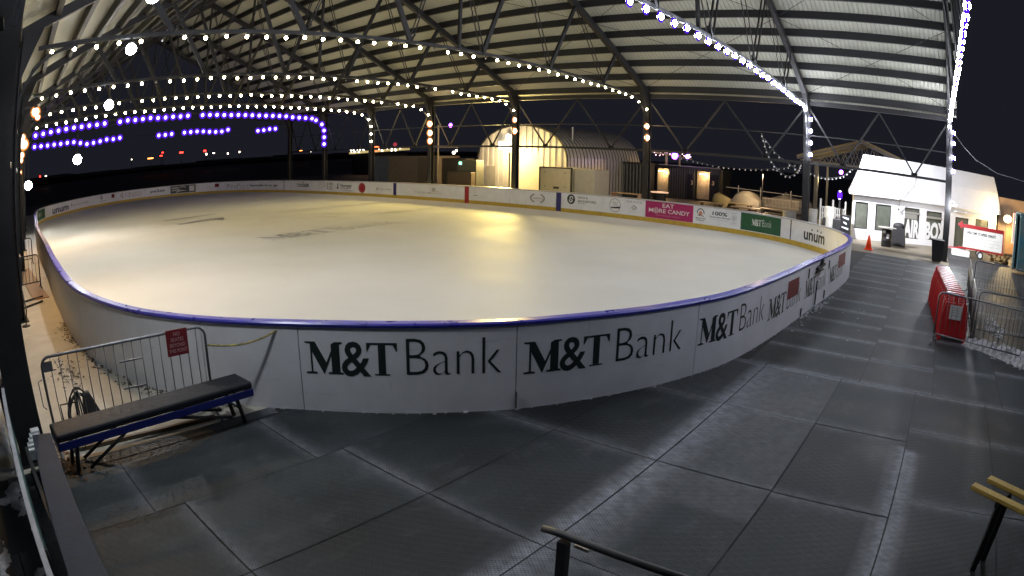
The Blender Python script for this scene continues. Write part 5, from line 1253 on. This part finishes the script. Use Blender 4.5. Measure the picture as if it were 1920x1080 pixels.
# ------------------------------------------------------------------ painted logos under the ice
c1 = thing('centre_ice_logo', 'large faint painted bank logo at centre ice under the surface', 'ice logo')
on_ice(bank_logo(0, 7.0, 0, 1.3), 11.6, 20.6, 1, rad(4), iceink, c1)
c2_ = thing('far_ice_logo', 'faint grey painted logo farther up the ice', 'ice logo'); on_ice(merge(poly([(0,0),(3.2,1.0),(3.4,1.5),(.2,.5)]), poly([(.4,-2.6),(2.2,-1.8),(2.6,-2.6),(3.0,-1.2),(2.0,-1.2),(.3,-2.0)])), 11.5, 33.5, 1.15, rad(-8), iceink, c2_)
c3 = thing('pale_ice_mark', 'very faint painted arcs right of the centre ice logo', 'ice logo'); on_ice(merge(disc(0, 0, 3.0, 40, 2.75, .4, 2.4), disc(0, 0, 1.5, 30, 1.3, .2, 2.2), rect(3.4, 6.0, -.4, .0), rect(6.4, 7.6, -.3, .1)), 17.0, 25.5, 1, rad(0), iceink2, c3)
# ------------------------------------------------------------------ far shore
hl_ = MB(); px_ = [(-600+k*26, 430+40*math.sin(k*.7)) for k in range(50)]
for (x1, y1), (x2, y2) in zip(px_, px_[1:]):
    h = 2.6+R.uniform(-.6, 1.2); hl_.hexa([(x1,y1,-1),(x2,y2,-1),(x2,y2+60,-1),(x1,y1+60,-1),(x1,y1,h),(x2,y2,h),(x2,y2+60,h+2),(x1,y1+60,h+2)])
tag(hl_.build('hills', M['farbuild']), kind='structure')
rg = glow('far_red_light', (1,.03,.02), 6, False); wg = glow('far_white_light', (1,.85,.7), 5, False); og = glow('far_orange_light', (1,.25,.05), 7, False)
def farlamp(az, el, D, sy_, sz_, m, lab):
    x, y = D*math.sin(rad(az)), D*math.cos(rad(az)); z = H+D*math.tan(rad(el))
    t = thing('distant_lamp', lab, 'lamp', 'distant town lights across the water', loc=(x, y, 0), rz=-rad(az))
    p = MB(); p.box(-sy_/2, sy_/2, -.2, .2, z-sz_/2, z+sz_/2); p.build('lamp_head', m, t)
    p = MB(); p.box(-.08, .08, .25, .4, 0, z); p.build('post', M['farbuild'], t)
for az, el, w_, h_, m_, lb in ((6.47,.35,.8,.7,rg,'red light low at the far left beside a white one'), (7.09,.32,.9,.5,wg,'dim white light beside the leftmost red one'), (15.97,.86,.5,.5,wg,'lone faint white light over the rink corner'),
    (17.84,.79,3.0,.5,og,'flat yellowish light strip across the water'), (18.89,.93,1.4,.6,rg,'red light just right of the yellowish strip'), (19.04,1.2,1.0,.6,rg,'upper red light above the strip'), (20.87,1.06,2.0,.8,rg,'brightest double red light across the water'),
    (23.14,1.03,1.3,.9,rg,'red light above a white one in the middle of the far shore'), (23.3,.73,.7,1.0,wg,'white light under the middle red one'), (24.0,.78,1.1,.5,wg,'pale flat light right of the middle red one'), (25.34,.64,.6,1.0,wg,'upright pale light before the far column'), (26.45,.71,.6,.8,wg,'last pale light before the far column'),
    (32.16,.5,1.4,.6,og,'orange light right of the purple string corner'), (33.08,.41,.7,.4,wg,'faint light next to the orange one')):
    farlamp(az, el, 250, w_*.8, h_*.75, m_, lb)
# lit low structure behind the blue container
ls = thing('lit_snack_stand', 'low stand roof edged with warm, white and red lights behind the far corner', 'stand')
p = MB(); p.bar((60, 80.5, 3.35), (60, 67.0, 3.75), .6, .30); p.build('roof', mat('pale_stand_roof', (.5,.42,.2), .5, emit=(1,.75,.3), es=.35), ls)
p = MB(); p.box(60, 64, 67.2, 80, 0, 3.1); p.build('body', M['blackdark'], ls)
p = MB()
for k in range(24): p.ball((59.6, R.uniform(68, 80), 3.45+R.uniform(0,.4)), R.uniform(.06,.14), 6, 4)
p.build('tiny_bulbs', glow('stand_white', (1,.9,.75), 4, False), ls)
p = MB(); p.ball((59.6, 73.6, 4.05), .38, 10, 6, (1,1.6,.5)); p.ball((59.6, 74.4, 3.75), .2, 8, 5); p.build('red_lamp', glow('stand_red', (1,.08,.02), 9, False), ls)
p = MB(); p.ball((59.8, 69.6, 4.45), .28, 10, 7); tag(p.build('red_ball', mat('dull_red_ball', (.4,.05,.07), .5, emit=(1,.1,.15), es=.25)), 'dull red ball on the stand behind the beige trailer', 'ball')
